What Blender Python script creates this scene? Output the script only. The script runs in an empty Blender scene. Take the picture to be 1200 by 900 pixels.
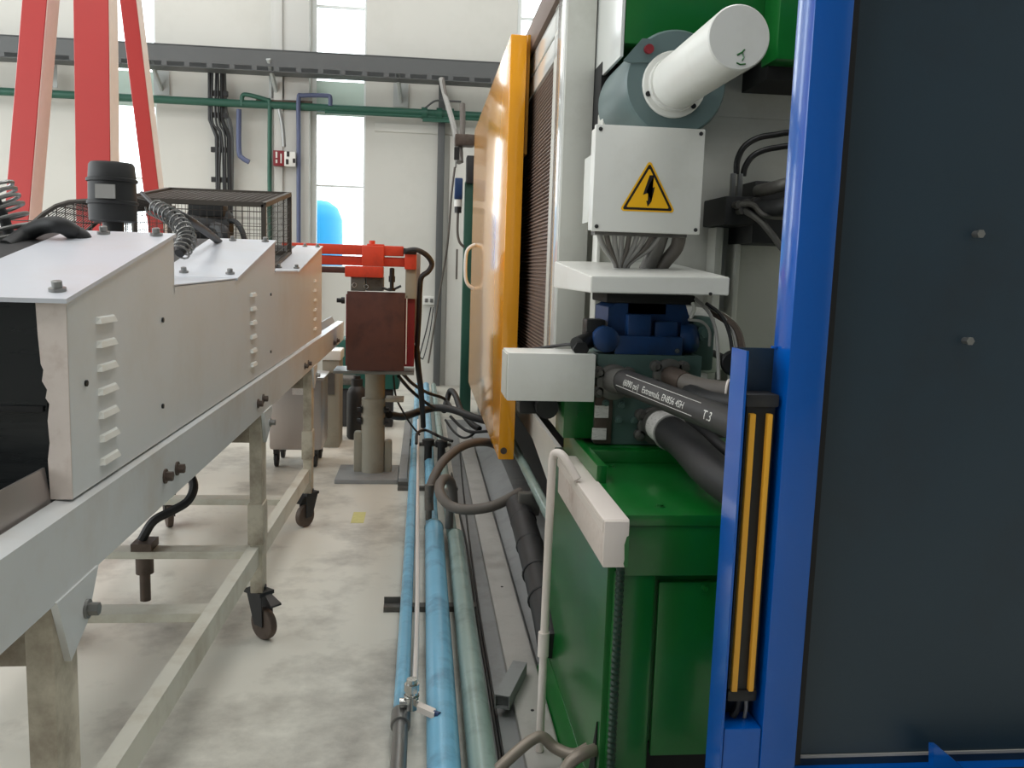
import bpy, bmesh, math, random
from mathutils import Vector, Matrix
random.seed(7)
S = bpy.context.scene
COL = S.collection
R = math.radians

# ------------------------------------------------------------------ camera
cam = bpy.data.cameras.new('camera'); cam.sensor_width = 36.0; cam.lens = 36.0*1030/1200
cam.clip_start = 0.05; cam.clip_end = 200
co = bpy.data.objects.new('camera', cam); COL.objects.link(co); S.camera = co
co.matrix_world = Matrix(((0.99453224, -0.01811831, -0.10284629, 0.0),
                          (-0.09957922, 0.13213397, -0.98621731, 0.0),
                          (0.03145808, 0.99106626, 0.12960729, 1.5), (0, 0, 0, 1)))

# ------------------------------------------------------------------ world, lamps, exposure
w = bpy.data.worlds.new('overcast_sky'); S.world = w; w.use_nodes = True
bg = w.node_tree.nodes['Background']; bg.inputs[0].default_value = (0.93, 0.98, 1.0, 1); bg.inputs[1].default_value = 4.6
S.view_settings.view_transform = 'Standard'; S.view_settings.look = 'None'
S.view_settings.gamma = 1.0; S.view_settings.exposure = -0.20; S.view_settings.use_curve_mapping = False

def area(name, loc, rot, sx, sy, power, color=(1, 1, 1)):
    l = bpy.data.lights.new(name, 'AREA'); l.shape = 'RECTANGLE'; l.size = sx; l.size_y = sy
    l.energy = power; l.color = color
    o = bpy.data.objects.new(name, l); COL.objects.link(o); o.location = loc; o.rotation_euler = rot
    return o
# high bay lamps hanging under the roof of the hall
for (x, y) in ((-3.5, 0.0), (1.2, 0.0), (-3.5, 4.5), (1.0, 4.5), (-3.5, 8.8), (1.0, 8.8)):
    area('high_bay_lamp', (x, y, 7.3), (0, 0, 0), 2.4, 1.6, 105, (1.0, 0.995, 0.985))
# daylight through the tall window band of the left wall
P = area('window_daylight', (-7.95, 3.2, 4.0), (0, R(-90), 0), 4.8, 16.0, 10)
P.data.cycles.is_portal = True

# ------------------------------------------------------------------ materials
def lin(c):
    c = c/255.0
    return c/12.92 if c <= 0.04045 else ((c+0.055)/1.055)**2.4
def rgb(r, g, b): return (lin(r), lin(g), lin(b), 1)
MATS = {}
def mat(name, c, rough=0.5, metal=0.0, var=0.12, scale=6.0, dirt=None, dirt_amt=0.35, dirt_scale=3.0,
        bump=0.0, bump_scale=60.0, coat=0.0, stretch=(1, 1, 1), dirt_lo=0.5):
    m = bpy.data.materials.new(name); m.use_nodes = True; nt = m.node_tree; N = nt.nodes; L = nt.links
    b = N['Principled BSDF']; b.inputs['Roughness'].default_value = rough; b.inputs['Metallic'].default_value = metal
    b.inputs['Coat Weight'].default_value = coat; b.inputs['Coat Roughness'].default_value = 0.12
    tc = N.new('ShaderNodeTexCoord'); mp = N.new('ShaderNodeMapping'); mp.inputs['Scale'].default_value = stretch
    L.new(tc.outputs['Object'], mp.inputs['Vector'])
    n = N.new('ShaderNodeTexNoise'); n.inputs['Scale'].default_value = scale; n.inputs['Detail'].default_value = 5
    L.new(mp.outputs[0], n.inputs['Vector'])
    mix = N.new('ShaderNodeMix'); mix.data_type = 'RGBA'
    col = rgb(*c)
    mix.inputs['A'].default_value = tuple(v*(1-var) for v in col[:3])+(1,)
    mix.inputs['B'].default_value = tuple(min(1, v*(1+var)) for v in col[:3])+(1,)
    L.new(n.outputs['Fac'], mix.inputs['Factor']); out = mix.outputs['Result']
    if dirt:
        n2 = N.new('ShaderNodeTexNoise'); n2.inputs['Scale'].default_value = dirt_scale; n2.inputs['Detail'].default_value = 8
        n2.inputs['Roughness'].default_value = 0.65; L.new(mp.outputs[0], n2.inputs['Vector'])
        r = N.new('ShaderNodeMapRange'); r.inputs[1].default_value = dirt_lo; r.inputs[2].default_value = 0.72
        r.inputs[3].default_value = 0; r.inputs[4].default_value = dirt_amt
        L.new(n2.outputs['Fac'], r.inputs[0])
        m2 = N.new('ShaderNodeMix'); m2.data_type = 'RGBA'; m2.inputs['B'].default_value = rgb(*dirt)
        L.new(r.outputs[0], m2.inputs['Factor']); L.new(out, m2.inputs['A']); out = m2.outputs['Result']
    L.new(out, b.inputs['Base Color'])
    if bump:
        n3 = N.new('ShaderNodeTexNoise'); n3.inputs['Scale'].default_value = bump_scale; n3.inputs['Detail'].default_value = 4
        L.new(mp.outputs[0], n3.inputs['Vector'])
        bp = N.new('ShaderNodeBump'); bp.inputs['Strength'].default_value = bump; bp.inputs['Distance'].default_value = 0.01
        L.new(n3.outputs['Fac'], bp.inputs['Height']); L.new(bp.outputs[0], b.inputs['Normal'])
    MATS[name] = m
    return m
M_wall = mat('wall_paint', (206, 205, 198), 0.8, var=0.05, scale=0.8, dirt=(188, 187, 178), dirt_amt=0.5, dirt_scale=0.7)
M_rear = mat('rear_wall_paint', (138, 140, 140), 0.8, var=0.05)
M_pil = mat('pilaster_paint', (198, 198, 193), 0.8, var=0.04, scale=1.5)
M_floor = mat('concrete', (208, 205, 194), 0.42, var=0.18, scale=1.3, dirt=(128, 122, 114), dirt_amt=0.8, dirt_scale=1.8, bump=0.05, bump_scale=25)
M_ceil = mat('roof_sheet', (196, 198, 196), 0.8, var=0.04)
M_frame = mat('window_frame_paint', (228, 232, 230), 0.5, var=0.03)
M_spandrel = mat('spandrel_panel', (196, 216, 206), 0.6, var=0.05)
M_grey_mach = mat('machine_grey_paint', (204, 204, 196), 0.4, var=0.05, scale=3, dirt=(150, 146, 132), dirt_amt=0.35, dirt_scale=3)
M_white = mat('white_enamel', (222, 222, 216), 0.35, var=0.04, scale=3, dirt=(180, 174, 160), dirt_amt=0.25, dirt_scale=4)
M_gloss = mat('gloss_white_enamel', (220, 222, 218), 0.2, var=0.03, coat=1.0)
M_conv = mat('conveyor_white_paint', (212, 214, 214), 0.34, var=0.04, scale=2.5, dirt=(184, 172, 148), dirt_amt=0.3, dirt_scale=1.6, coat=0.12)
M_conv.node_tree.nodes['Principled BSDF'].inputs['Specular IOR Level'].default_value = 0.4
M_rail = mat('conveyor_rail_paint', (204, 206, 206), 0.35, var=0.05, scale=2.5, dirt=(168, 146, 116), dirt_amt=0.4, dirt_scale=1.8, coat=0.1)
M_lid = mat('lid_paint', (204, 207, 214), 0.35, var=0.04, scale=4, dirt=(196, 186, 180), dirt_amt=0.3, dirt_scale=5)
M_peel = mat('peeling_white_paint', (222, 210, 202), 0.6, var=0.08, scale=12, dirt=(150, 118, 96), dirt_amt=0.5, dirt_scale=9, bump=0.15, bump_scale=40)
M_leg = mat('stained_cream_paint', (196, 188, 170), 0.5, var=0.12, scale=7, dirt=(92, 74, 56), dirt_amt=0.9, dirt_scale=5, dirt_lo=0.43)
M_beam = mat('cream_beam_paint', (206, 203, 190), 0.5, var=0.08, scale=5, dirt=(150, 132, 106), dirt_amt=0.5, dirt_scale=4)
M_dark = mat('dark_rubber', (36, 36, 37), 0.55, var=0.2, scale=14)
M_black = mat('black_plastic', (20, 20, 21), 0.45, var=0.2)
M_smoke = mat('smoked_plate', (28, 31, 32), 0.18, var=0.2, scale=5, dirt=(62, 64, 64), dirt_amt=0.5, dirt_scale=4, stretch=(0.4, 1, 5))
M_steel = mat('steel', (140, 140, 138), 0.38, 0.75, var=0.15, scale=12, dirt=(96, 84, 70), dirt_amt=0.4)
M_stainless = mat('stainless_sheet', (178, 170, 166), 0.3, 0.7, var=0.12, scale=3, stretch=(1, 1, 0.2))
M_chrome = mat('nickel_plate', (196, 196, 192), 0.2, 0.95, var=0.05)
M_rust = mat('dirty_fitting', (92, 80, 72), 0.55, 0.45, var=0.3, scale=20, dirt=(58, 44, 36), dirt_amt=0.7, dirt_scale=18)
M_castiron = mat('grey_flange', (104, 102, 98), 0.5, 0.5, var=0.25, scale=20, dirt=(66, 58, 50), dirt_amt=0.5, dirt_scale=14)
M_red = mat('red_paint', (190, 62, 60), 0.38, var=0.08, scale=3, coat=0.2)
M_robot_red = mat('robot_red_paint', (206, 66, 40), 0.42, var=0.1, scale=9, dirt=(120, 40, 30), dirt_amt=0.4, dirt_scale=8)
M_maroon = mat('maroon_panel', (84, 50, 42), 0.5, var=0.3, scale=9, dirt=(54, 32, 32), dirt_amt=0.8, dirt_scale=7)
M_yellow = mat('yellow_enamel', (246, 168, 36), 0.16, var=0.05, scale=3, coat=0.7, bump=0.06, bump_scale=2.2, stretch=(1, 1.4, 0.12))
M_green = mat('green_enamel', (10, 98, 34), 0.3, var=0.1, scale=3, dirt=(26, 112, 52), dirt_amt=0.4, dirt_scale=3, coat=0.35)
M_green_side = M_green
M_teal = mat('teal_block_paint', (74, 98, 92), 0.45, var=0.14, scale=6, dirt=(58, 62, 56), dirt_amt=0.5, dirt_scale=6)
M_cylteal = mat('cylinder_grey_green', (92, 110, 110), 0.35, var=0.06, scale=4)
M_valve = mat('blue_valve_paint', (16, 54, 100), 0.42, var=0.2, scale=8, dirt=(30, 36, 46), dirt_amt=0.8, dirt_scale=7)
M_blue = mat('blue_powder_coat', (0, 82, 168), 0.3, var=0.05, scale=5, coat=1.0, bump=0.02, bump_scale=300)
M_blue.node_tree.nodes['Principled BSDF'].inputs['Specular IOR Level'].default_value = 0.05
M_navy = mat('navy_guard_sheet', (34, 52, 64), 0.38, var=0.12, scale=3, dirt=(32, 36, 42), dirt_amt=0.5, dirt_scale=2, bump=0.03, bump_scale=220)
M_strip = mat('yellow_optic_strip', (226, 164, 48), 0.4, var=0.12, scale=9, dirt=(170, 120, 50), dirt_amt=0.4, dirt_scale=14, stretch=(1, 1, .2))
M_tray = mat('cable_tray_paint', (86, 88, 88), 0.5, var=0.08)
M_gpipe = mat('green_pipe_paint', (40, 88, 72), 0.45, var=0.1)
M_bluegrey = mat('bluegrey_pipe_paint', (84, 92, 122), 0.5, var=0.1)
M_bpipe = mat('blue_pipe_paint', (122, 182, 212), 0.26, var=0.1, scale=5, dirt=(84, 110, 130), dirt_amt=0.5, dirt_scale=7)
M_ggpipe = mat('grey_green_pipe_paint', (140, 160, 154), 0.26, var=0.12, scale=6, dirt=(96, 108, 104), dirt_amt=0.5, dirt_scale=7)
M_plate = mat('grey_floor_plate', (136, 138, 138), 0.5, var=0.14, scale=5, dirt=(88, 88, 86), dirt_amt=0.5, dirt_scale=5)
M_strip_floor = mat('galvanised_channel', (170, 168, 163), 0.5, var=0.1, scale=7, dirt=(128, 124, 118), dirt_amt=0.4, dirt_scale=6)
M_hose = mat('hose_rubber', (46, 45, 45), 0.5, var=0.15, scale=10)
M_hose2 = mat('dusty_hose_rubber', (98, 92, 86), 0.6, var=0.12, scale=10)
M_conduit = mat('braided_conduit', (142, 132, 120), 0.4, 0.3, var=0.25, scale=14)
M_pvc = mat('white_pvc', (226, 216, 208), 0.4, var=0.04)
M_wire = mat('grey_wire', (150, 148, 144), 0.5, var=0.2)
M_bronze = mat('brown_mesh_wire', (74, 68, 62), 0.5, 0.3, var=0.2)
M_grille = mat('brown_grille', (122, 106, 98), 0.5, 0.2, var=0.12, scale=4)
M_sign = mat('sign_yellow', (246, 186, 20), 0.5, var=0.02)
M_ink = mat('sign_black', (26, 16, 14), 0.6, var=0.02)
M_print = mat('white_print', (206, 206, 200), 0.6, var=0.05)
M_label = mat('paper_label', (214, 210, 206), 0.6, var=0.04, dirt=(150, 146, 142), dirt_amt=0.7, dirt_scale=60, stretch=(1, 1, 3))
M_tank = mat('blue_tank', (0, 140, 200), 0.5, var=0.1)
M_tealmot = mat('teal_motor_paint', (18, 84, 74), 0.5, var=0.1)
M_alarm = mat('alarm_red', (120, 24, 34), 0.45, var=0.1)
M_galv = mat('galvanised_plate', (176, 180, 178), 0.5, 0.2, var=0.1)
M_lit_face = mat('pale_lit_face', (236, 222, 212), 0.45, var=0.06, scale=20)  # window light on the red legs, put into a pale colour
M_pole = mat('beige_grey_pillar', (150, 146, 132), 0.5, var=0.1, scale=6, dirt=(100, 92, 80), dirt_amt=0.4, dirt_scale=5)
M_void = mat('void_black', (14, 14, 14), 0.7, var=0.2)  # near-black that paints unlit gaps as solid shade, also a few black parts
M_ground = mat('outdoor_paving', (170, 168, 160), 0.8, var=0.06)
gl = bpy.data.materials.new('window_glass'); gl.use_nodes = True
_b = gl.node_tree.nodes['Principled BSDF']; _b.inputs['Base Color'].default_value = (0.93, 0.97, 0.97, 1)
_b.inputs['Roughness'].default_value = 0.0; _b.inputs['IOR'].default_value = 1.45; _b.inputs['Transmission Weight'].default_value = 1.0

# ------------------------------------------------------------------ mesh helpers
def box(bm, x0, x1, y0, y1, z0, z1, bev=0.0, M=None):
    b2 = bmesh.new(); bmesh.ops.create_cube(b2, size=1.0)
    sx, sy, sz = x1-x0, y1-y0, z1-z0
    bmesh.ops.scale(b2, vec=(sx, sy, sz), verts=b2.verts)
    if bev: bmesh.ops.bevel(b2, geom=list(b2.edges), offset=bev, segments=2, affect='EDGES', profile=0.6)
    bmesh.ops.translate(b2, vec=((x0+x1)/2, (y0+y1)/2, (z0+z1)/2), verts=b2.verts)
    if M is not None: bmesh.ops.transform(b2, matrix=M, verts=b2.verts)
    merge(bm, b2)
def merge(bm, b2):
    me = bpy.data.meshes.new('t'); b2.to_mesh(me); b2.free(); bm.from_mesh(me); bpy.data.meshes.remove(me)
def ring_frames(pts):
    pts = [Vector(p) for p in pts]; n = len(pts); out = []
    t0 = (pts[1]-pts[0]).normalized()
    ref = Vector((0, 0, 1)) if abs(t0.z) < 0.9 else Vector((1, 0, 0))
    nrm = t0.cross(ref).normalized()
    for i in range(n):
        if i == 0: t = pts[1]-pts[0]
        elif i == n-1: t = pts[-1]-pts[-2]
        else: t = (pts[i+1]-pts[i]).normalized()+(pts[i]-pts[i-1]).normalized()
        t = t.normalized() if t.length > 1e-9 else t0
        nrm = (nrm-t*nrm.dot(t)); nrm = nrm.normalized() if nrm.length > 1e-6 else t.orthogonal().normalized()
        out.append((pts[i], nrm.copy(), t.cross(nrm).normalized()))
    return out
def sweep(bm, pts, rad, seg=10, cap=True, phase=0.0):
    fr = ring_frames(pts); rr = rad if isinstance(rad, (list, tuple)) else [rad]*len(fr); prev = None
    for i, (p, a, b) in enumerate(fr):
        ring = [bm.verts.new(p+a*math.cos(2*math.pi*k/seg+phase)*rr[i]+b*math.sin(2*math.pi*k/seg+phase)*rr[i]) for k in range(seg)]
        if prev:
            for k in range(seg): bm.faces.new((prev[k], prev[(k+1) % seg], ring[(k+1) % seg], ring[k]))
        elif cap: bm.faces.new(ring[::-1])
        prev = ring
    if cap: bm.faces.new(prev)
def cyl(bm, p0, p1, r0, r1=None, seg=16): sweep(bm, [p0, p1], [r0, r0 if r1 is None else r1], seg)
def smooth_path(pts, n=6):
    P_ = [Vector(p) for p in pts]; P_ = [P_[0]*2-P_[1]]+P_+[P_[-1]*2-P_[-2]]; out = []
    for i in range(1, len(P_)-2):
        a, b, c, d = P_[i-1:i+3]
        for k in range(n):
            t = k/n
            out.append(0.5*((2*b)+(c-a)*t+(2*a-5*b+4*c-d)*t*t+(3*b-a-3*c+d)*t**3))
    out.append(P_[-2]); return out
def tube(bm, pts, r, seg=8, n=6): sweep(bm, smooth_path(pts, n), r, seg)
def prism(bm, poly, vec):
    v0 = [bm.verts.new(Vector(p)) for p in poly]; v1 = [bm.verts.new(Vector(p)+Vector(vec)) for p in poly]
    n = len(poly); bm.faces.new(v0[::-1]); bm.faces.new(v1)
    for i in range(n): bm.faces.new((v0[i], v0[(i+1) % n], v1[(i+1) % n], v1[i]))
def tubering(bm, c, axis, R_, r, seg=24, rs=8):
    ax = Vector(axis).normalized(); a = ax.orthogonal().normalized(); b = ax.cross(a); c = Vector(c); rings = []
    for i in range(seg):
        t = 2*math.pi*i/seg; d = a*math.cos(t)+b*math.sin(t)
        rings.append([bm.verts.new(c+d*(R_+r*math.cos(2*math.pi*k/rs))+ax*r*math.sin(2*math.pi*k/rs)) for k in range(rs)])
    for i in range(seg):
        A, B = rings[i], rings[(i+1) % seg]
        for k in range(rs): bm.faces.new((A[k], A[(k+1) % rs], B[(k+1) % rs], B[k]))
def lathe(bm, c, axis, prof, seg=24):
    """prof: list of (distance along axis, radius)"""
    ax = Vector(axis).normalized(); c = Vector(c)
    sweep_pts = [(c+ax*d, r) for d, r in prof]
    a = ax.orthogonal().normalized(); b = ax.cross(a); prev = None
    for p, r in sweep_pts:
        ring = [bm.verts.new(p+(a*math.cos(2*math.pi*k/seg)+b*math.sin(2*math.pi*k/seg))*max(r, 1e-4)) for k in range(seg)]
        if prev:
            for k in range(seg): bm.faces.new((prev[k], prev[(k+1) % seg], ring[(k+1) % seg], ring[k]))
        else: bm.faces.new(ring[::-1])
        prev = ring
    bm.faces.new(prev)
def hexbolt(bm, p, axis, r=0.008, h=0.008):
    ax = Vector(axis).normalized(); p = Vector(p)
    cyl(bm, p, p+ax*h*0.35, r*1.5, seg=12); cyl(bm, p+ax*h*0.35, p+ax*h*1.6, r, seg=6)

ORIG = {}
def wloc(o): return ORIG[o.name]
def obj(name, bm, m, parent=None):
    bmesh.ops.recalc_face_normals(bm, faces=bm.faces)
    for e in bm.edges:
        if len(e.link_faces) == 2:
            e.smooth = e.calc_face_angle(0) < R(38)
    for f in bm.faces: f.smooth = True
    xs = [v.co.copy() for v in bm.verts]
    lo = Vector((min(v.x for v in xs), min(v.y for v in xs), min(v.z for v in xs)))
    hi = Vector((max(v.x for v in xs), max(v.y for v in xs), max(v.z for v in xs)))
    org = Vector(((lo.x+hi.x)/2, (lo.y+hi.y)/2, lo.z))
    bmesh.ops.translate(bm, vec=-org, verts=bm.verts)
    me = bpy.data.meshes.new(name); bm.to_mesh(me); bm.free(); me.materials.append(m)
    o = bpy.data.objects.new(name, me); COL.objects.link(o)
    ORIG[o.name] = org
    if parent is not None:
        o.parent = parent; o.location = org-wloc(parent)
    else: o.location = org
    return o
def tag(o, label, cat, group=None):
    o['label'] = label; o['category'] = cat
    if group: o['group'] = group
    return o
def thing(name, label, cat, loc, group=None):
    o = bpy.data.objects.new(name, None); COL.objects.link(o); o.empty_display_size = 0.1
    o.location = loc; ORIG[o.name] = Vector(loc)
    return tag(o, label, cat, group)
def struct(name, bm, m, parent=None):
    o = obj(name, bm, m, parent)
    if parent is None: o['kind'] = 'structure'
    return o
def dup(o, d, parent=None):
    c = o.copy(); COL.objects.link(c); ORIG[c.name] = wloc(o)+Vector(d)
    par = parent or o.parent
    if par is not None: c.parent = par; c.location = ORIG[c.name]-wloc(par)
    else: c.location = ORIG[c.name]
    for ch in list(o.children):
        dup(ch, d, c)
    return c
def B(): return bmesh.new()
def bx(name, m, parent, *a, **k):
    bm = B(); box(bm, *a, **k); return obj(name, bm, m, parent)
def tb(name, m, parent, pts, r, seg=10, n=6):
    bm = B(); tube(bm, pts, r, seg, n); return obj(name, bm, m, parent)
def cy(name, m, parent, p0, p1, r0, r1=None, seg=20):
    bm = B(); cyl(bm, p0, p1, r0, r1, seg); return obj(name, bm, m, parent)

# ================================================================== SETTING
bm = B(); box(bm, -8, 6, -5, 11.2, -0.2, 0); fl0 = struct('floor', bm, M_floor)
bx('paint_mark', mat('worn_yellow_mark', (206, 202, 136), 0.6, var=.15, scale=30), fl0, -.395, -.32, 5.05, 5.28, 0, .001)
WY = 11.2
wins = [(-3.86, -3.195), (-1.376, -0.731), (1.095, 1.74)]
SILL, HEAD = 1.42, 6.6
bm = B()
edges = [-8.0]+[v for p in wins for v in p]+[6.0]
for i in range(0, len(edges), 2):
    box(bm, edges[i], edges[i+1], WY, WY+0.22, 0, 8)
for a, b in wins:
    box(bm, a, b, WY, WY+0.22, 0, SILL); box(bm, a, b, WY, WY+0.22, HEAD, 8)
struct('wall_back', bm, M_wall)
bm = B(); box(bm, -8.2, -8, -5, 11.4, 0, 1.6); box(bm, -8.2, -8, -5, 11.4, 6.4, 8)
for y in (-5, -1.5, 2, 5.5, 9, 11.0): box(bm, -8.2, -8, y, y+0.4, 1.6, 6.4)
struct('wall_left', bm, M_wall)
bm = B(); box(bm, 6, 6.2, -5, 11.4, 0, 8); struct('wall_right', bm, M_wall)
bm = B(); box(bm, -8.2, 6.2, -5.2, -5, 0, 8); struct('wall_rear', bm, M_rear)
bm = B(); box(bm, -8.2, 6.2, -5.2, 11.42, 8, 8.2); struct('ceiling', bm, M_ceil)
bm = B(); box(bm, -1.836, -1.39, WY-0.16, WY, 0, 8, 0.006); struct('trim_1', bm, M_pil)
bm = B(); box(bm, -1.80, -1.70, WY-0.19, WY-0.16, 0, 8, 0.004); struct('trim_2', bm, M_pil)
bm = B(); box(bm, -0.62, 5.9, WY-0.02, WY, 3.12, 3.22, 0.004); struct('trim_3', bm, M_wall)
bm = B(); box(bm, 0.30, 5.9, WY-0.05, WY, 0.0, 3.10, 0.004); struct('trim_4', bm, M_wall)
for k, (a, b) in enumerate(wins):
    bm = B()
    f = 0.05
    box(bm, a, a+f, WY+0.02, WY+0.10, SILL, HEAD, 0.004); box(bm, b-f*0.5, b, WY+0.02, WY+0.10, SILL, HEAD, 0.004)
    box(bm, a+f, b-f*.5, WY+0.02, WY+0.10, SILL, SILL+0.05, 0.004); box(bm, a+f, b-f*.5, WY+0.02, WY+0.10, HEAD-0.05, HEAD, 0.004)
    fr = struct('window_%d' % (k+1), bm, M_frame)
    for z in (2.446, 4.56, 5.6):
        bx('mullion', M_frame, fr, a+f, b-f*.5, WY+0.03, WY+0.08, z-0.012, z+0.012)
    bx('spandrel', M_spandrel, fr, a+f, b-f*.5, WY+0.035, WY+0.07, 3.29, 3.69)
    bx('pane', gl, fr, a+f, b-f*.5, WY+0.052, WY+0.058, SILL+0.05, 3.285)
    bx('pane', gl, fr, a+f, b-f*.5, WY+0.052, WY+0.058, 3.695, HEAD-0.05)

# ================================================================== BACK WALL SERVICES
# cable tray
ty0, ty1 = 10.72, 10.98
t = thing('cable_tray', 'long dark grey cable tray running across the back wall high above the green pipe', 'cable tray', (-2, ty0, 3.68))
bm = B(); box(bm, -7.9, 1.9, ty0, ty0+0.006, 3.72, 3.90); box(bm, -7.9, 1.9, ty1, ty1+0.006, 3.70, 3.90); box(bm, -7.9, 1.9, ty0, ty0+0.02, 3.895, 3.91)
obj('tray_side', bm, M_tray, t)
bm = B(); box(bm, -7.9, 1.9, ty0, ty1, 3.665, 3.672); obj('tray_bottom', bm, M_tray, t)
rg = bx('rung', M_tray, t, -6.0, -5.94, ty0, ty0+0.008, 3.668, 3.722)
for k in range(1, 32): dup(rg, (0.25*k, 0, 0), t)
brk = None
for px in (-4.35, -3.13, -1.77, -0.31):
    if brk is None:
        bm = B(); box(bm, px-0.09, px+0.09, WY-0.16, WY-0.148, 3.42, 3.70, 0.003)
        brk = obj('bracket_plate', bm, M_galv, t)
        bm = B(); sweep(bm, [(px, WY-0.15, 3.48), (px-0.03, ty0+0.06, 3.72), (px-0.04, ty0-0.01, 3.80)], 0.028, 6); obj('bracket_arm', bm, M_galv, brk)
        p0 = px
    else: dup(brk, (px-p0, 0.135 if px > -1 or px < -3 else 0, 0), t)
# green air pipe
pz = 3.335; py = 11.02
t = thing('air_pipe', 'dark green horizontal pipe along the back wall under the cable tray', 'pipe', (-2, py, pz-.05))
cy('pipe_run', M_gpipe, t, (-7.9, py, pz+0.012), (1.9, py, pz), 0.045, seg=14)
cy('pipe_run', M_gpipe, t, (-1.2, py-.02, pz-0.045), (1.9, py-.02, pz-0.045), 0.02, seg=10)
bm = B()
for x in (-0.02, 0.16, 0.30): cyl(bm, (x-0.035, py, pz), (x+0.035, py, pz), 0.07, seg=14)
box(bm, -0.04, 0.32, py-0.03, py+0.02, pz-0.10, pz-0.05); obj('flange_valve', bm, M_gpipe, t)
bm = B(); tube(bm, [(-0.02, py-.02, pz+.05), (0.10, py-.03, pz+.14), (0.22, py-.03, pz+.15), (0.42, py-.03, pz+.15)], 0.012, 8); obj('drain_loop', bm, M_tray, t)
# vertical black cable drop with ladder
t = thing('cable_drop', 'vertical black cable duct with cables dropping from the tray on the back wall', 'cable duct', (-2.55, 11.1, 1.0))
pts = [(-2.54, 11.05, 3.731), (-2.547, 11.05, 3.145), (-2.471, 11.05, 2.952), (-2.468, 11.05, 2.375)]
bm = B()
for dx in (0, 0.14):
    sweep(bm, [(p[0]+dx, 11.06, p[2]) for p in pts]+[(pts[-1][0]+dx, 11.06, 0.4)], 0.028, 6)
obj('duct_side', bm, M_dark, t)
bm = B()
for z in (3.45, 3.2, 2.8, 2.45, 2.1): box(bm, pts[0][0]-.02+.02*(z < 3), pts[0][0]+.2, 11.04, 11.09, z-.03, z+.03)
obj('clamp', bm, M_black, t)
for dx in (0.04, 0.075, 0.11):
    tb('cable', M_black, t, [(p[0]+dx+random.uniform(-.015, .015), 11.03, p[2]) for p in pts]+[(pts[-1][0]+dx, 11.03, 0.5)], 0.013, 6)
tb('steel_duct', M_tray, t, [(-2.39, 11.08, 3.706), (-2.376, 11.08, 3.257), (-2.318, 11.08, 3.062), (-2.315, 11.08, 2.384)]+[(-2.39, 11.08, 0.4)], 0.03, 6, 3)
# small pipes with loops
tag(tb('branch_pipe', M_bluegrey, None, [(-2.211, 11.05, 3.279), (-2.215, 11.05, 2.805), (-2.176, 11.05, 2.717), (-2.097, 11.05, 2.671)], 0.03, 10, 4), 'short blue-grey pipe with a bent foot hanging left of the red alarm box', 'pipe')
tag(tb('loop_pipe', M_gpipe, None, [(-2.161, 11.0, 3.312), (-2.161, 11.0, 3.42), (-2.101, 11.0, 3.442), (-1.885, 11.0, 3.395), (-1.846, 11.0, 3.348), (-1.847, 11.0, 2.973), (-1.85, 11.0, 2.375)]+[(-1.843, 11.0, 1.565)], 0.026, 10, 4), 'thin dark green pipe looping over the main pipe beside the red alarm box', 'pipe')
tag(tb('loop_pipe', M_bluegrey, None, [(-1.137, 10.98, 3.359), (-1.137, 10.98, 3.448), (-1.177, 10.98, 3.475), (-1.456, 10.98, 3.461), (-1.506, 10.98, 3.42), (-1.506, 10.98, 2.986), (-1.506, 10.98, 2.388)]+[(-1.506, 10.98, 1.473)], 0.026, 10, 4), 'thin dark blue pipe with a square loop at the left edge of the window', 'pipe')
tag(tb('pipe_branch', M_rust, None, [(-2.007, 11.02, 3.382), (-1.611, 11.02, 3.392), (-1.351, 11.02, 3.395)], 0.016, 8, 3), 'thin rusty horizontal pipe between the two looping pipes', 'pipe')
tag(tb('hose_dropper', M_steel, None, [(-1.721, 10.9, 3.278), (-1.682, 10.9, 3.084), (-1.663, 10.9, 2.85)], 0.022, 8, 3), 'short grey hose hanging above the red alarm box', 'hose')
# alarm box
c = [(-1.792, 10.9, 2.805), (-1.663, 10.9, 2.81), (-1.534, 10.9, 2.628)]
t = thing('alarm_box', 'small red and white printed box hanging on the back wall below the pipes', 'box', (c[1][0], 10.9, c[2][2]))
bx('red_face', M_alarm, t, c[0][0], c[1][0], 10.90, 11.0, c[2][2], c[0][2], bev=.004)
bx('white_face', M_white, t, c[1][0], c[2][0], 10.90, 11.0, c[2][2], c[0][2]-.01, bev=.004)
bm = B()
for (a, b_, d, e) in ((.03, .05, .03, .07), (.03, .05, .09, .16), (.085, .1, .03, .14)): box(bm, c[0][0]+a, c[0][0]+b_, 10.895, 10.9, c[2][2]+d, c[2][2]+e)
obj('print', bm, M_print, t)
bm = B()
for (a, b_, d, e) in ((.02, .05, .02, .08), (.03, .06, .11, .17), (.10, .13, .04, .09)): box(bm, c[1][0]+a, c[1][0]+b_, 10.895, 10.9, c[2][2]+d, c[2][2]+e)
obj('print', bm, M_ink, t)
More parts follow.
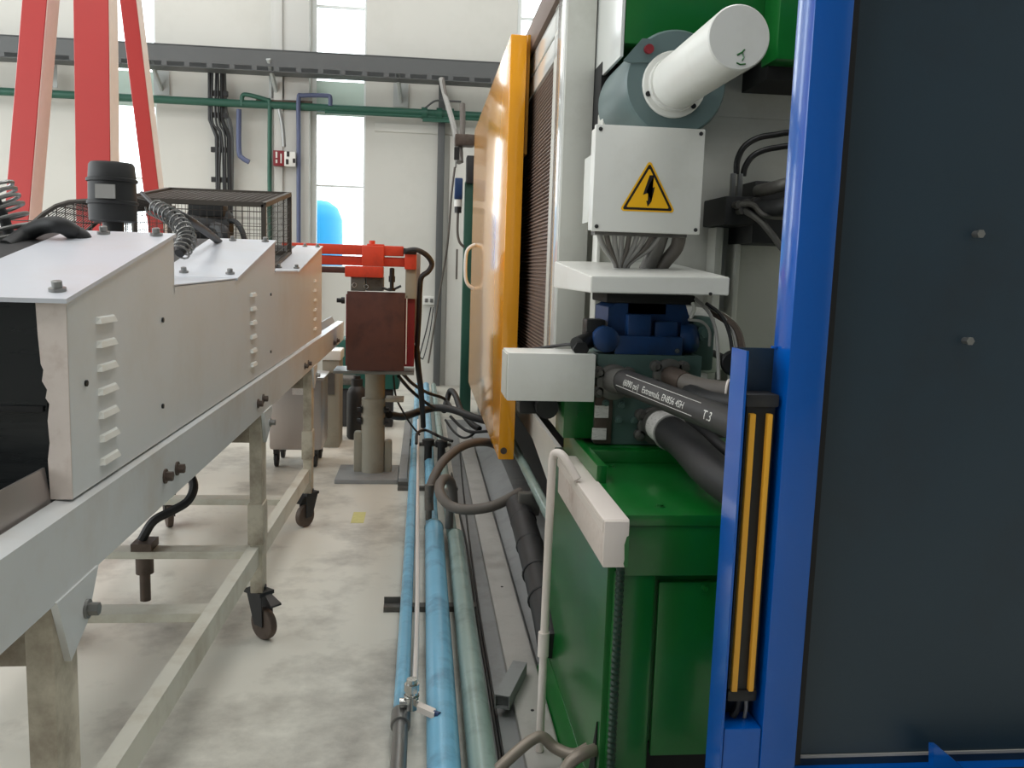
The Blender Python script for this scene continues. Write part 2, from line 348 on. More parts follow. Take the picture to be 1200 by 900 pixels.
# vertical conduit and socket
tag(bx('conduit', M_tray, None, 0.15, 0.235, 11.08, 11.18, 0.0, 3.72, bev=.01), 'dark grey vertical conduit running from the cable tray to the floor by the back wall', 'conduit')
t = thing('wall_socket', 'double white socket box on the back wall left of the grey conduit', 'socket', (0.08, 11.17, 1.0))
bx('plate', M_white, t, 0.01, 0.15, 11.155, 11.2, 1.02, 1.13, bev=.006)
for x in (0.045, 0.11): bx('outlet', M_steel, t, x-.02, x+.02, 11.148, 11.156, 1.05, 1.10, bev=.003)
tag(tb('socket_cable', M_dark, None, [(0.105, 11.12, 0.993), (0.057, 11.12, 0.724), (-0.003, 11.12, 0.474), (-0.022, 11.12, 0.365), (0.021, 11.12, 0.334)], 0.009, 6), 'thin dark cable hanging down from the wall socket towards the floor', 'cable')
tag(tb('socket_cable', M_dark, None, [(0.137, 11.1, 0.995), (0.1, 11.1, 0.694), (0.051, 11.1, 0.455), (0.021, 11.1, 0.347)], 0.007, 6), 'second thin cable of the wall socket, nearest the grey conduit', 'cable')
# blue tank outside and paving
bm = B(); box(bm, -12, 10, 11.45, 30, -0.3, -0.1); struct('ground', bm, M_ground)
bm = B(); lathe(bm, (-1.72, 14.6, -0.1), (0, 0, 1), [(0, .40), (1.9, .42), (2.3, .41), (2.48, .34), (2.58, .2), (2.6, 0.05)], 24)
tag(obj('water_tank', bm, M_tank, None), 'bright blue rounded tank outdoors behind the tall window', 'tank')

# hose droppers from the tray to the green post
t = thing('hose_drop', 'bundle of grey hoses dropping from the cable tray to the green post', 'hose bundle', (0.35, 10, 2.6))
tb('hose', M_wire, t, [(0.167, 10.6, 3.664), (0.208, 10.5, 3.475), (0.293, 9.8, 3.036), (0.323, 9.2, 2.733), (0.337, 9.0, 2.541)], 0.03, 8)
tb('hose', M_hose2, t, [(0.187, 10.6, 3.665), (0.264, 10.2, 3.236), (0.349, 9.2, 2.751), (0.363, 9.0, 2.543)], 0.018, 8)
tb('hose', M_hose2, t, [(0.373, 9.4, 3.175), (0.375, 9.3, 2.92), (0.358, 9.2, 2.718)], 0.03, 8)
tb('hose', M_wire, t, [(0.219, 9.6, 3.22), (0.307, 9.3, 2.831), (0.308, 9.1, 2.501)], 0.01, 6)
tb('hose', M_hose2, t, [(0.299, 9.1, 2.501), (0.271, 9.1, 2.212), (0.244, 9.3, 1.702), (0.179, 10.0, 1.142), (0.119, 10.6, 0.607), (0.085, 10.9, 0.316)], 0.012, 6)
bx('coupling', M_rust, t, 0.29, 0.49, 9.0, 9.2, 2.71, 2.82, bev=.02)
# green post
c = [(0.368, 9.0, 2.334), (0.519, 9.0, 0.443)]
t = thing('hose_post', 'dark green vertical post with plugs standing behind the yellow door', 'post', (0.44, 9, 0))
bx('post', M_gpipe, t, 0.40, 0.51, 8.95, 9.1, 0.0, 2.35, bev=.006)
bx('post_flange', M_black, t, 0.505, 0.53, 8.93, 9.0, 0.42, 2.2)
bx('switch_block', M_dark, t, 0.41, 0.54, 8.9, 9.1, 2.33, 2.6, bev=.01)
bx('plug', M_valve, t, 0.295, 0.375, 8.9, 9.0, 2.17, 2.38, bev=.015)
cy('plug_collar', M_white, t, (0.335, 8.95, 2.17), (0.335, 8.95, 2.10), 0.04); cy('plug_gland', M_black, t, (0.335, 8.95, 2.10), (0.335, 8.95, 2.04), 0.035)
tb('plug_cable', M_hose2, t, [(0.335, 8.95, 2.04), (0.335, 8.95, 1.85), (0.36, 8.95, 1.75), (0.41, 8.96, 1.70)], 0.013, 8)
bx('nozzle', M_steel, t, 0.325, 0.345, 8.93, 8.96, 1.38, 1.68)
bx('limit_switch', M_black, t, 0.285, 0.335, 8.95, 9.0, 2.56, 2.68)

# ================================================================== RED A-FRAME
t = thing('a_frame', 'tall red steel tripod frame standing behind the conveyor hoods', 'frame', (-2.3, 6.3, 0))
def strut(p0, p1, w_, d_):
    bm = B(); p0 = Vector(p0); p1 = Vector(p1)
    vs = []
    for p in (p0, p1): vs.append([bm.verts.new(p+Vector((sx*w_/2, sy*d_/2, 0))) for sx, sy in ((-1, -1), (1, -1), (1, 1), (-1, 1))])
    for k in range(4): bm.faces.new((vs[0][k], vs[0][(k+1) % 4], vs[1][(k+1) % 4], vs[1][k]))
    bm.faces.new(vs[0][::-1]); bm.faces.new(vs[1])
    bmesh.ops.bevel(bm, geom=list(bm.edges), offset=.004, segments=1, affect='EDGES')
    return bm
def ext(a, b, z): 
    a, b = Vector(a), Vector(b); return a+(b-a)*((z-a.z)/(b.z-a.z))
for (q, w_, d_) in (([(-2.518, 5.9, 1.671), (-2.395, 6.0, 3.067)], .145, .18), ([(-2.02, 5.8, 1.815), (-2.035, 5.9, 3.06)], .205, .16), ([(-2.096, 7.2, 2.07), (-2.168, 7.0, 3.366)], .115, .14)):
    lg_ = obj('leg', strut(ext(*q, 0.02), ext(*q, 5.3), w_, d_), M_red, t)
    sx_ = Vector((w_/2+.002, 0, 0)); obj('lit_face_strip', strut(ext(*q, 0.02)+sx_, ext(*q, 5.29)+sx_, .006, d_*.96), M_lit_face, lg_)  # thin pale strip paints the window reflection on the leg's right face
    f = ext(*q, 0.0); bx('foot_plate', M_red, t, f.x-.12, f.x+.12, f.y-.12, f.y+.12, 0, .02)
bm = B(); box(bm, -3.4, -1.5, 5.7, 7.2, 5.3, 5.42); obj('top_plate', bm, M_red, t)

# ================================================================== CONVEYOR
XR = -0.60
t = conv = thing('conveyor', 'white framed wheeled conveyor on cream legs along the left of the aisle', 'conveyor', (-1.0, 3.8, 0))
bm = B(); prof = [(XR, .922), (XR, 1.060), (XR-.045, 1.066), (XR-.045, 1.058), (XR-.006, 1.052), (XR-.006, .930), (XR-.04, .930), (XR-.04, .922)]
prism(bm, [(x, 0.9, z) for x, z in prof], (0, 5.95, 0)); rail = obj('side_rail', bm, M_rail, t)
dup(rail, (-0.82, 0, 0))
bolts = [(-0.6, 2.106, 0.988), (-0.6, 2.208, 0.983), (-0.6, 3.292, 0.977), (-0.6, 3.397, 0.98), (-0.6, 4.596, 0.97), (-0.6, 4.733, 0.968), (-0.6, 6.088, 0.96), (-0.6, 6.329, 0.957)]
b0 = None
for p in bolts:
    if b0 is None:
        bm = B(); hexbolt(bm, p, (1, 0, 0), .012, .012); b0 = obj('bolt', bm, M_rust, rail); q0 = Vector(p)
    else: dup(b0, Vector(p)-q0)
bm = B(); box(bm, -1.42, -0.645, 0.9, 6.8, 1.00, 1.03); obj('conveyor_belt', bm, M_dark, t)
bm = B(); prism(bm, [(-.648, 0.9, 1.03), (-.652, 0.9, 1.03), (-.665, 0.9, 1.125), (-.661, 0.9, 1.125)], (0, 0.70, 0)); obj('side_guide', bm, M_stainless, t)
bm = B(); prism(bm, [(-.648, 5.5, 1.03), (-.652, 5.5, 1.03), (-.69, 5.5, 1.10), (-.684, 5.5, 1.10)], (0, 1.3, 0)); obj('side_guide', bm, M_stainless, t)
# legs
def leg_set(y, wide):
    for X, nm in ((XR-.02, 'leg'), (-1.40, 'leg')):
        bm = B(); box(bm, X-.035, X+.012, y-.05, y+.05, .20, .93, .004)
        lg = obj(nm, bm, M_leg, t)
        bm = B(); box(bm, X-.042, X+.018, y-.058, y+.04, .40, .56, .003); obj('sleeve', bm, M_leg, lg)
        if X > -1:
            bm = B(); prism(bm, [(XR+.004, y-.06, .925), (XR+.004, y+.13, .925), (XR+.004, y+.07, .84), (XR+.004, y-.01, .80)], (-.012, 0, 0)); obj('bracket_plate', bm, M_rail, lg)
            bm = B(); hexbolt(bm, (XR+.004, y+.065, .865), (1, 0, 0), .012, .014); obj('bolt', bm, M_steel, lg)
        # caster, swivelled about the leg
        sw = Matrix.Translation((X-.01, y, 0))@Matrix.Rotation(R({1.53: 20, 3.46: 48, 5.0: -35}[y] if X > -1 else 25), 4, 'Z')@Matrix.Translation((-(X-.01), -y, 0))
        def turn(b_): bmesh.ops.transform(b_, matrix=sw, verts=b_.verts); return b_
        bm = B(); box(bm, X-.045, X+.025, y-.05, y+.05, .185, .20)
        for s in (-1, 1): prism(bm, [(X-.01+s*.026, y-.045, .185), (X-.01+s*.026, y+.045, .185), (X-.01+s*.026, y+.0, .06), (X-.01+s*.026, y-.05, .06)], (.004, 0, 0))
        cyl(bm, (X-.01, y, .185), (X-.01, y, .215), .03)
        fk = obj('caster_fork', turn(bm), M_dark, lg)
        bm = B(); lathe(bm, (X-.028, y-.03, .065), (1, 0, 0), [(0, .05), (.003, .062), (.01, .065), (.026, .065), (.033, .062), (.036, .05)], 24); cyl(bm, (X-.032, y-.03, .065), (X+.012, y-.03, .065), .016)
        obj('caster', turn(bm), M_rust, lg)
        bm = B(); prism(bm, [(X-.02, y-.05, .18), (X+.01, y-.05, .18), (X+.02, y-.10, .15), (X-.03, y-.10, .15)], (0, 0, .008)); obj('caster_brake', turn(bm), M_black, lg)
    bx('upper_crossbar', M_leg, t, -1.40, XR-.055, y-.03, y+.03, .80, .86, bev=.004)
for y in (1.53, 3.46, 5.0): leg_set(y, 0)
for y, z in ((2.74, .408), (3.40, .388), (4.27, .36)):
    bx('lower_crossbar', M_beam, t, -1.40, XR-.03, y-.042, y+.042, z-.03, z, bev=.004)
for X in (XR-.0, -1.40):
    X_ = X-.022; bm = B(); prism(bm, [(X_-.042, 1.6, .366), (X_, 1.6, .366), (X_, 1.6, .444), (X_-.042, 1.6, .444)], (0, 3.42, -.105))
    obj('lower_beam', bm, M_beam, t)
bx('jack_pad', M_rust, t, -1.085, -1.01, 3.35, 3.45, .39, .42); cy('jack_screw', M_rust, t, (-1.05, 3.40, .36), (-1.05, 3.40, .18), .02); cy('jack_screw', M_rust, t, (-1.05, 3.40, .36), (-1.05, 3.40, .29), .033)
tb('drain_hose', M_dark, t, [(-1.06, 3.40, .42), (-1.02, 3.42, .49), (-.96, 3.46, .52), (-.91, 3.5, .55), (-.90, 3.55, .60), (-.94, 3.6, .66)], .018, 8)

# hood (drying tunnel cover)
XH = -0.615
h = thing('tunnel_hood', 'grey-white sheet metal tunnel hood with three stepped lids on the conveyor', 'hood', (-1.0, 3.5, 1.066))
side = [(1.60, 1.068), (1.60, 1.42), (2.27, 1.552), (2.27, 1.432), (3.02, 1.438), (3.775, 1.579), (3.775, 1.459), (4.485, 1.455), (5.49, 1.594), (5.49, 1.068)]
bm = B(); prism(bm, [(XH, y, z) for y, z in side], (-.004, 0, 0)); obj('side_panel', bm, M_conv, h)
bm = B(); prism(bm, [(-1.405, y, z) for y, z in side], (.004, 0, 0)); obj('side_panel', bm, M_conv, h)
bm = B()   # ragged folded edge at the front
rag = [(XH, 1.068), (XH, 1.42), (-.665, 1.42), (-.663, 1.36), (-.660, 1.31), (-.656, 1.30), (-.659, 1.28), (-.651, 1.265), (-.654, 1.25), (-.648, 1.24), (-.652, 1.21), (-.650, 1.17), (-.654, 1.14), (-.652, 1.068)]
prism(bm, [(x, 1.597, z) for x, z in rag], (0, .004, 0)); obj('folded_edge', bm, M_peel, h)
bm = B(); box(bm, -1.40, -.655, 1.605, 1.615, 1.06, 1.425); obj('front_curtain', bm, M_smoke, h)
bm = B(); box(bm, -1.40, -.66, 1.598, 1.604, 1.225, 1.235); obj('curtain_seam', bm, M_black, h)
def slab(y0, z0, y1, z1, xa, xb, m, nm, th=.008):
    bm = B(); prism(bm, [(xa, y0, z0), (xa, y1, z1), (xb, y1, z1), (xb, y0, z0)], (0, 0, th)); return obj(nm, bm, m, h)
lids = [(1.585, 1.417, 2.275, 1.553, -.86), (3.0, 1.434, 3.78, 1.580, -.875), (4.46, 1.45, 5.495, 1.595, -.765)]
for i, (y0, z0, y1, z1, xl) in enumerate(lids):
    ld = slab(y0, z0, y1, z1, XH+.006, xl, M_lid, 'lid')
    slab(y0+.03, z0+.002, y1, z1-.004, xl, -1.40, M_dark, 'fan_plate')
    bm = B(); prism(bm, [(XH, y1-.006, z1), (-1.4, y1-.006, z1), (-1.4, y1-.006, z1-.14), (XH, y1-.006, z1-.14)], (0, .004, 0)); obj('end_panel', bm, M_conv, h)
    bb = None
    n_ = Vector((0, -(z1-z0), (y1-y0))).normalized()
    for (fy, fx) in ((.08, .12), (.08, .7), (.94, .12), (.94, .62)):
        p = Vector((XH+(xl-XH)*fx, y0+(y1-y0)*fy, z0+(z1-z0)*fy+.008))
        if bb is None:
            bm = B(); lathe(bm, p, n_, [(0, .015), (.006, .015), (.007, .009), (.018, .009), (.019, .007)], 12); bb = obj('lid_knob', bm, M_steel, ld); q0 = p
        else: dup(bb, p-q0)
slab(2.27, 1.430, 3.02, 1.436, XH, -1.40, M_lid, 'flat_top', .005); slab(3.775, 1.457, 4.485, 1.453, XH, -1.40, M_dark, 'flat_top', .005)
bm = B(); prism(bm, [(XH+.002, 3.775, 1.455), (XH+.002, 4.485, 1.45), (XH-.05, 4.485, 1.458), (XH-.05, 3.775, 1.463)], (0, 0, .006)); obj('flat_edge', bm, M_lid, h)
lv = None
for (y, z1, z0, n, wd) in ((1.785, 1.378, 1.104, 7, .10), (3.29, 1.378, 1.124, 6, .115), (5.15, 1.398, 1.124, 6, .12)):
    for k in range(n):
        z = z1+(z0-z1)*k/(n-1)
        if lv is None:
            bm = B(); q0 = Vector((XH, y, z))
            prism(bm, [(XH+.001, y-.05, z-.009), (XH+.013, y-.042, z-.007), (XH+.013, y+.042, z-.007), (XH+.001, y+.05, z-.009), (XH+.001, y+.046, z+.009), (XH+.001, y-.046, z+.009)], (0, 0, .0001))
            bm.free(); bm = B()
            v = [bm.verts.new(c) for c in ((XH, y-.05, z-.006), (XH+.009, y-.046, z-.006), (XH+.009, y+.046, z-.006), (XH, y+.05, z-.006), (XH, y+.047, z+.007), (XH+.006, y+.040, z+.005), (XH+.006, y-.040, z+.005), (XH, y-.047, z+.007))]
            for f in ((0, 3, 2, 1), (1, 2, 5, 6), (2, 3, 4, 5), (0, 1, 6, 7), (7, 6, 5, 4), (0, 7, 4, 3)): bm.faces.new([v[i] for i in f])
            lv = obj('louver', bm, M_white, h)
        else: dup(lv, Vector((XH, y, z))-q0)
bm = B()
bm.free()
for p in [(-0.615, 2.163, 1.354), (-0.615, 2.149, 1.149), (-0.615, 1.675, 1.267), (-0.615, 3.667, 1.367), (-0.615, 3.661, 1.134)]: cy('rivet', M_black, h, p, (p[0]+.004, p[1], p[2]), .006, seg=8)

# canister
c = [(-0.916, 2.75, 1.586)][0]
t = thing('motor_canister', 'black ribbed cylindrical motor canister standing behind the first hood lid', 'motor', (c[0], c[1], 1.435))
lathe_c = [(0, .055), (.004, .066), (.05, .067), (.052, .071), (.060, .071), (.062, .067), (.115, .066), (.117, .071), (.125, .071), (.127, .066), (.165, .063), (.172, .058), (.173, .0)]
bm = B(); lathe(bm, (c[0], c[1], 1.60), (0, 0, 1), lathe_c, 28); obj('housing', bm, M_dark, t)
cy('stand', M_black, t, (c[0], c[1], 1.435), (c[0], c[1], 1.60), .03)
bx('rating_label', M_wire, t, c[0]-.025, c[0]+.03, c[1]-.070, c[1]-.064, 1.665, 1.705)
# cage
t = thing('fan_cage', 'brown wire mesh cage over a fan, sloping on the far end of the hood', 'fan guard', (-1.08, 4.7, 1.5))
ya, yb, xa, xb = 4.27, 5.07, -1.39, -.745
def zc(y, h_): return 1.452+(y-4.46)*.140+h_
bm = B(); r_ = .011
H_ = .335
for x in (xa, xb):
    for hh in (.01, H_): sweep(bm, [(x, ya, zc(ya, hh)), (x, yb, zc(yb, hh))], r_*1.4, 4, phase=R(45))
    for y in (ya, yb): sweep(bm, [(x, y, zc(y, 0)), (x, y, zc(y, H_))], r_*1.4, 4, phase=R(45))
for y in (ya, yb):
    for hh in (.01, H_): sweep(bm, [(xa, y, zc(y, hh)), (xb, y, zc(y, hh))], r_*1.4, 4, phase=R(45))
obj('cage_frame', bm, M_bronze, t)
bm = B(); wr = .0016; st = .032
def grid(fn, nu, nv):
    for i in range(1, nu): sweep(bm, [fn(i/nu, 0), fn(i/nu, 1)], wr, 3, False)
    for j in range(1, nv): sweep(bm, [fn(0, j/nv), fn(1, j/nv)], wr, 3, False)
nx, ny, nz = 20, 25, 10
for y in (ya, yb): grid(lambda u, v: (xa+(xb-xa)*u, y, zc(y, H_*v)), nx, nz)
for x in (xa, xb): grid(lambda u, v: (x, ya+(yb-ya)*u, zc(ya+(yb-ya)*u, H_*v)), ny, nz)
grid(lambda u, v: (xa+(xb-xa)*u, ya+(yb-ya)*v, zc(ya+(yb-ya)*v, H_)), nx, ny)
o = obj('wire_mesh', bm, M_bronze, t); o['kind'] = 'stuff'
bm = B(); lathe(bm, (-1.18, 4.62, zc(4.62, .17)), (1, .2, 0), [(0, .09), (.02, .105), (.2, .105), (.22, .08)], 20); cyl(bm, (-1.08, 4.62, zc(4.62, .0)), (-1.08, 4.62, zc(4.62, .17)), .06)
box(bm, -1.16, -.99, 4.55, 4.68, zc(4.6, .24), zc(4.6, .30), .006); obj('fan_motor', bm, M_dark, t)
tb('fan_cable', M_dark, t, [(-1.0, 4.6, zc(4.6, .22)), (-.93, 4.55, zc(4.5, .23)), (-.88, 4.5, zc(4.5, .15)), (-.87, 4.45, zc(4.4, .03))], .014, 8)
tb('fan_duct', M_dark, t, [(-1.02, 4.5, zc(4.5, .20)), (-.96, 4.42, zc(4.4, .18)), (-.93, 4.4, zc(4.4, .02))], .03, 8)
# rounded wire guard over second fan
t = thing('wire_guard', 'low rounded wire guard behind the black canister on the hood', 'fan guard', (-1.22, 3.4, 1.5))
def arch(u, y): 
    x = -1.40+.42*u
    return (x, y, 1.50+.045*u+ (.155*math.sin(min(u*1.9, 1)*math.pi/2)))
bm = B(); wr = .002
for y in [3.15+.025*k for k in range(21)]: sweep(bm, [arch(u/10, y) for u in range(11)], wr, 3, False)
for k in range(16): sweep(bm, [arch(k/15, 3.15), arch(k/15, 3.65)], wr, 3, False)
for k in range(16):
    q = arch(k/15, 3.15); sweep(bm, [q, (q[0], q[1], 1.48)], wr, 3, False)
for zz in (1.54, 1.575, 1.61): sweep(bm, [(-1.38, 3.15, zz), (-.98, 3.15, zz)], wr, 3, False)
o = obj('wire_mesh', bm, M_bronze, t); o['kind'] = 'stuff'
for y in (3.15, 3.65):
    bm = B(); sweep(bm, [arch(u/10, y) for u in range(11)], .008, 6); obj('guard_hoop', bm, M_bronze, t)
bm = B()
sweep(bm, [(-.98, 3.15, 1.46), arch(1, 3.15)], .01, 6); sweep(bm, [(-.98, 3.15, 1.47), (-1.4, 3.15, 1.47)], .01, 6); obj('guard_frame', bm, M_bronze, t)
# coils and cables on the hood
def coil(name, label, path, rad, turns, wr_, inner):
    tt = thing(name, label, 'coil hose', path[0])
    P_ = smooth_path(path, 12); fr = ring_frames(P_); n = len(fr); pts = []
    N_ = turns*14
    for i in range(N_+1):
        f = i/N_*(n-1); k = min(int(f), n-2); q = f-k
        p = fr[k][0].lerp(fr[k+1][0], q); a = fr[k][1].lerp(fr[k+1][1], q); b = fr[k][2].lerp(fr[k+1][2], q); th = 2*math.pi*i/14
        pts.append(p+a*math.cos(th)*rad+b*math.sin(th)*rad)
    bm = B(); sweep(bm, pts, wr_, 6); obj('coil', bm, M_steel, tt)
    bm = B(); sweep(bm, P_, inner, 10); obj('hose', bm, M_dark, tt)
coil('coil_hose', 'black hose wound in steel spring at the left edge, on the first hood', [(-1.011, 2.2, 1.653), (-0.997, 2.2, 1.623), (-0.98, 2.2, 1.584), (-0.967, 2.2, 1.537), (-0.962, 2.2, 1.513)], .052, 9, .0045, .012)
coil('coil_hose', 'small hose wound in steel spring between the first and second hood lids', [(-0.858, 2.95, 1.659), (-0.784, 2.85, 1.632), (-0.72, 2.75, 1.594), (-0.693, 2.7, 1.553), (-0.702, 2.65, 1.514)], .026, 14, .003, .014)
tag(tb('fan_lead', M_dark, None, [(-0.931, 2.1, 1.512), (-0.915, 2.15, 1.541), (-0.873, 2.15, 1.564), (-0.827, 2.13, 1.567), (-0.813, 2.17, 1.553), (-0.796, 2.18, 1.54), (-0.794, 2.19, 1.523)], .019, 10), 'thick black cable arching onto the left edge of the first hood lid', 'cable')
tag(tb('fan_lead', M_dark, None, [(-0.896, 3.1, 1.667), (-0.86, 3.15, 1.66), (-0.811, 3.2, 1.633), (-0.815, 3.5, 1.597), (-0.826, 3.7, 1.573), (-0.82, 3.72, 1.557)], .015, 10), 'black cable sloping down onto the second hood lid', 'cable')
tag(tb('fan_lead', M_dark, None, [(-0.969, 3.2, 1.72), (-0.887, 3.05, 1.673), (-0.874, 3.1, 1.66)], .007, 8), 'thin black wire sticking up beside the mesh cage', 'cable')

# ================================================================== ROBOT / PICKER UNIT
t = thing('picker_unit', 'red-armed picker with maroon panel on a grey pillar at the conveyor end', 'machine', (-.35, 6.2, 0))
bx('base_plate', M_plate, t, -.58, -.15, 5.98, 6.45, 0, .03, bev=.004)
cy('pillar', M_pole, t, (-.335, 6.25, .02), (-.335, 6.25, .56), .083, seg=24); cy('pillar', M_pole, t, (-.325, 6.25, .56), (-.325, 6.25, .86), .07, seg=24)
bx('pillar_gusset', M_pole, t, -.47, -.40, 6.22, 6.3, .02, .32, bev=.02); bx('pillar_gusset', M_pole, t, -.255, -.20, 6.22, 6.3, .02, .26, bev=.02)
for z in (.40, .48):
    for s in (-1, 1):
        bm = B(); hexbolt(bm, (-.335+s*.08, 6.22, z), (s, 0, 0), .018, .02); obj('clamp_bolt', bm, M_dark, t)
bx('side_shelf', M_pole, t, -.245, -.12, 6.1, 6.25, .555, .58, bev=.004)
c = [(-0.514, 6.0, 1.319), (-0.117, 6.0, 1.325), (-0.097, 6.0, 0.792), (-0.516, 6.0, 0.784)]
bx('front_panel', M_maroon, t, c[0][0]+.01, c[1][0], 6.0, 6.02, c[3][2], c[0][2], bev=.004)
bx('back_box', M_alarm, t, c[0][0], c[1][0]+.065, 6.03, 6.35, c[3][2]+.03, c[0][2]-.02, bev=.004)
bx('panel_strip', M_pvc, t, c[1][0]+.008, c[1][0]+.014, 6.0, 6.02, c[3][2]+.05, c[0][2]-.02)
bx('mount_plate', M_steel, t, -.60, -.05, 6.05, 6.35, c[3][2]-.03, c[3][2]-.01)
def bar(nm, p, y0, y1, m, bev=.008):
    ax, bx_, az, bz = p[0][0], p[1][0], p[2][2], p[3][2]
    return bx(nm, m, t, min(ax, bx_), max(ax, bx_), y0, y1, min(az, bz), max(az, bz), bev=bev)
a1 = bar('upper_arm', [(-0.933, 6.0, 1.577), (-0.133, 6.0, 1.604), (-0.401, 6.0, 1.628), (-0.401, 6.0, 1.561)], 6.0, 6.1, M_robot_red)
bar('arm_lug', [(-0.376, 6.0, 1.624), (-0.263, 6.0, 1.627), (-0.32, 6.0, 1.637), (-0.32, 6.0, 1.614)], 6.0, 6.1, M_robot_red, .004); cy('eye_bolt', M_robot_red, a1, (-.345, 6.05, 1.60), (-.345, 6.05, 1.66), .02)
bar('middle_arm', [(-0.937, 6.02, 1.504), (-0.115, 6.02, 1.531), (-0.394, 6.02, 1.553), (-0.393, 6.02, 1.49)], 6.02, 6.12, M_robot_red)
bar('arm_block', [(-0.408, 5.98, 1.555), (-0.262, 5.98, 1.559), (-0.336, 5.98, 1.624), (-0.334, 5.98, 1.489)], 5.975, 6.14, M_robot_red)
bar('lower_arm', [(-0.934, 6.0, 1.445), (-0.408, 6.0, 1.462), (-0.538, 6.0, 1.477), (-0.538, 6.0, 1.438)], 6.0, 6.1, M_maroon); bar('lower_arm', [(-0.518, 5.97, 1.447), (-0.266, 5.97, 1.455), (-0.393, 5.97, 1.488), (-0.392, 5.97, 1.414)], 5.97, 6.1, M_robot_red)
bar('arm_head', [(-0.125, 5.97, 1.538), (-0.046, 5.97, 1.541), (-0.087, 5.97, 1.605), (-0.085, 5.97, 1.475)], 5.97, 6.14, M_robot_red); bar('arm_cap', [(-0.132, 5.96, 1.594), (-0.047, 5.96, 1.597), (-0.09, 5.96, 1.616), (-0.089, 5.96, 1.576)], 5.96, 6.15, M_dark, .004)
bar('slide_block', [(-0.483, 6.03, 1.368), (-0.387, 6.03, 1.371), (-0.436, 6.03, 1.418), (-0.435, 6.03, 1.321)], 6.03, 6.2, M_steel, .004); bar('slide_block', [(-0.381, 6.03, 1.368), (-0.267, 6.03, 1.372), (-0.325, 6.03, 1.416), (-0.324, 6.03, 1.324)], 6.03, 6.2, M_castiron, .004)
bar('arm_plate', [(-0.118, 6.0, 1.379), (-0.044, 6.0, 1.382), (-0.082, 6.0, 1.48), (-0.079, 6.0, 1.28)], 6.0, 6.03, M_pole, .002); bar('back_plate', [(-0.073, 6.2, 1.276), (-0.02, 6.2, 1.278), (-0.052, 6.2, 1.586), (-0.041, 6.2, 0.963)], 6.2, 6.3, M_plate, .004)
bm = B(); c = [(-0.208, 6.0, 1.328), (-0.211, 6.0, 1.482)]
lathe(bm, c[0], (0, 0, 1), [(0, .025), (.02, .025), (.02, .014), (.06, .014), (.06, .022), (.10, .022), (.10, .017), (.15, .017), (.155, .01)], 14); obj('clamp_handle', bm, M_black, t)
tb('lever', M_black, t, [(-0.271, 6.0, 1.349), (-0.214, 6.0, 1.334), (-0.146, 6.0, 1.364)], .009, 6)
bm = B(); c = [(-0.542, 6.0, 1.256), (-0.52, 6.0, 1.257)]; cyl(bm, c[0], c[1], .022); cyl(bm, (c[0][0]-.03, c[0][1], c[0][2]), c[0], .015); obj('knob', bm, M_black, t)
bm = B(); c = [(-0.458, 6.0, 1.361), (-0.379, 6.0, 1.352)]
bm.free()
for q in c:
    bm = B(); tubering(bm, (q[0], q[1]+.015, q[2]), (0, 1, 0), .014, .004, 16, 6); obj('ring_clip', bm, M_chrome, t)
tag(tb('arm_hose', M_dark, None, [(-0.115, 5.95, 1.598), (-0.047, 5.95, 1.606), (0.021, 5.97, 1.574), (0.057, 6.0, 1.519), (0.035, 6.0, 1.467), (-0.01, 6.0, 1.426), (-0.02, 6.05, 1.338), (-0.023, 6.1, 1.161), (-0.032, 6.2, 0.945)], .018, 10), 'black hose looping over from the red arm head down its back', 'hose')
# things behind the picker
t = thing('steel_bin', 'stainless steel bin on casters standing behind the conveyor legs', 'bin', (-.86, 6.6, 0))
bm = B(); box(bm, -1.10, -.715, 6.45, 6.85, .13, .66, .03); obj('bin_body', bm, M_stainless, t)
bm = B(); box(bm, -1.12, -.70, 6.43, 6.87, .655, .675, .006); obj('bin_rim', bm, M_stainless, t)
for x in (-1.05, -.77):
    for y in (6.5, 6.8):
        bm = B(); lathe(bm, (x-.014, y, .05), (1, 0, 0), [(0, .044), (.004, .05), (.024, .05), (.028, .044)], 18); box(bm, x-.02, x+.02, y-.03, y+.03, .10, .132); box(bm, x-.02, x-.016, y-.02, y+.02, .05, .105); box(bm, x+.016, x+.02, y-.02, y+.02, .05, .105); obj('caster', bm, M_dark, t)
bx('paper_label', M_label, t, -.93, -.80, 6.446, 6.45, .545, .64)
t = thing('supply_cabinet', 'narrow grey upright cabinet behind the conveyor end, beside the black bottle', 'cabinet', (-.62, 7.2, 0))
bx('body', M_pole, t, -.80, -.66, 7.2, 7.5, 0, .72, bev=.008); bx('top_cap', M_white, t, -.81, -.65, 7.19, 7.51, .72, .80, bev=.01); bx('door_plate', M_castiron, t, -.76, -.70, 7.192, 7.2, .44, .62)
c = [(-0.549, 7.6, 0.103)][0]
bm = B(); lathe(bm, (c[0], 7.6, 0.0), (0, 0, 1), [(0, .07), (.02, .085), (.40, .085), (.44, .07), (.46, .05), (.47, .05), (.52, .05), (.52, .03), (.55, .03)], 20)
tag(obj('gas_bottle', bm, M_dark, None), 'dark grey bottle standing on the floor behind the grey pillar', 'bottle')
t = thing('pump_set', 'dark teal pump housing behind the grey pillar of the picker', 'pump', (-.55, 8.2, 0))
bx('housing', M_tealmot, t, -.80, -.20, 8.1, 8.5, .36, .82, bev=.03); bx('foot', M_dark, t, -.76, -.26, 8.15, 8.45, 0, .36, bev=.01); cy('flange', M_castiron, t, (-.74, 8.08, .45), (-.60, 8.08, .45), .05)

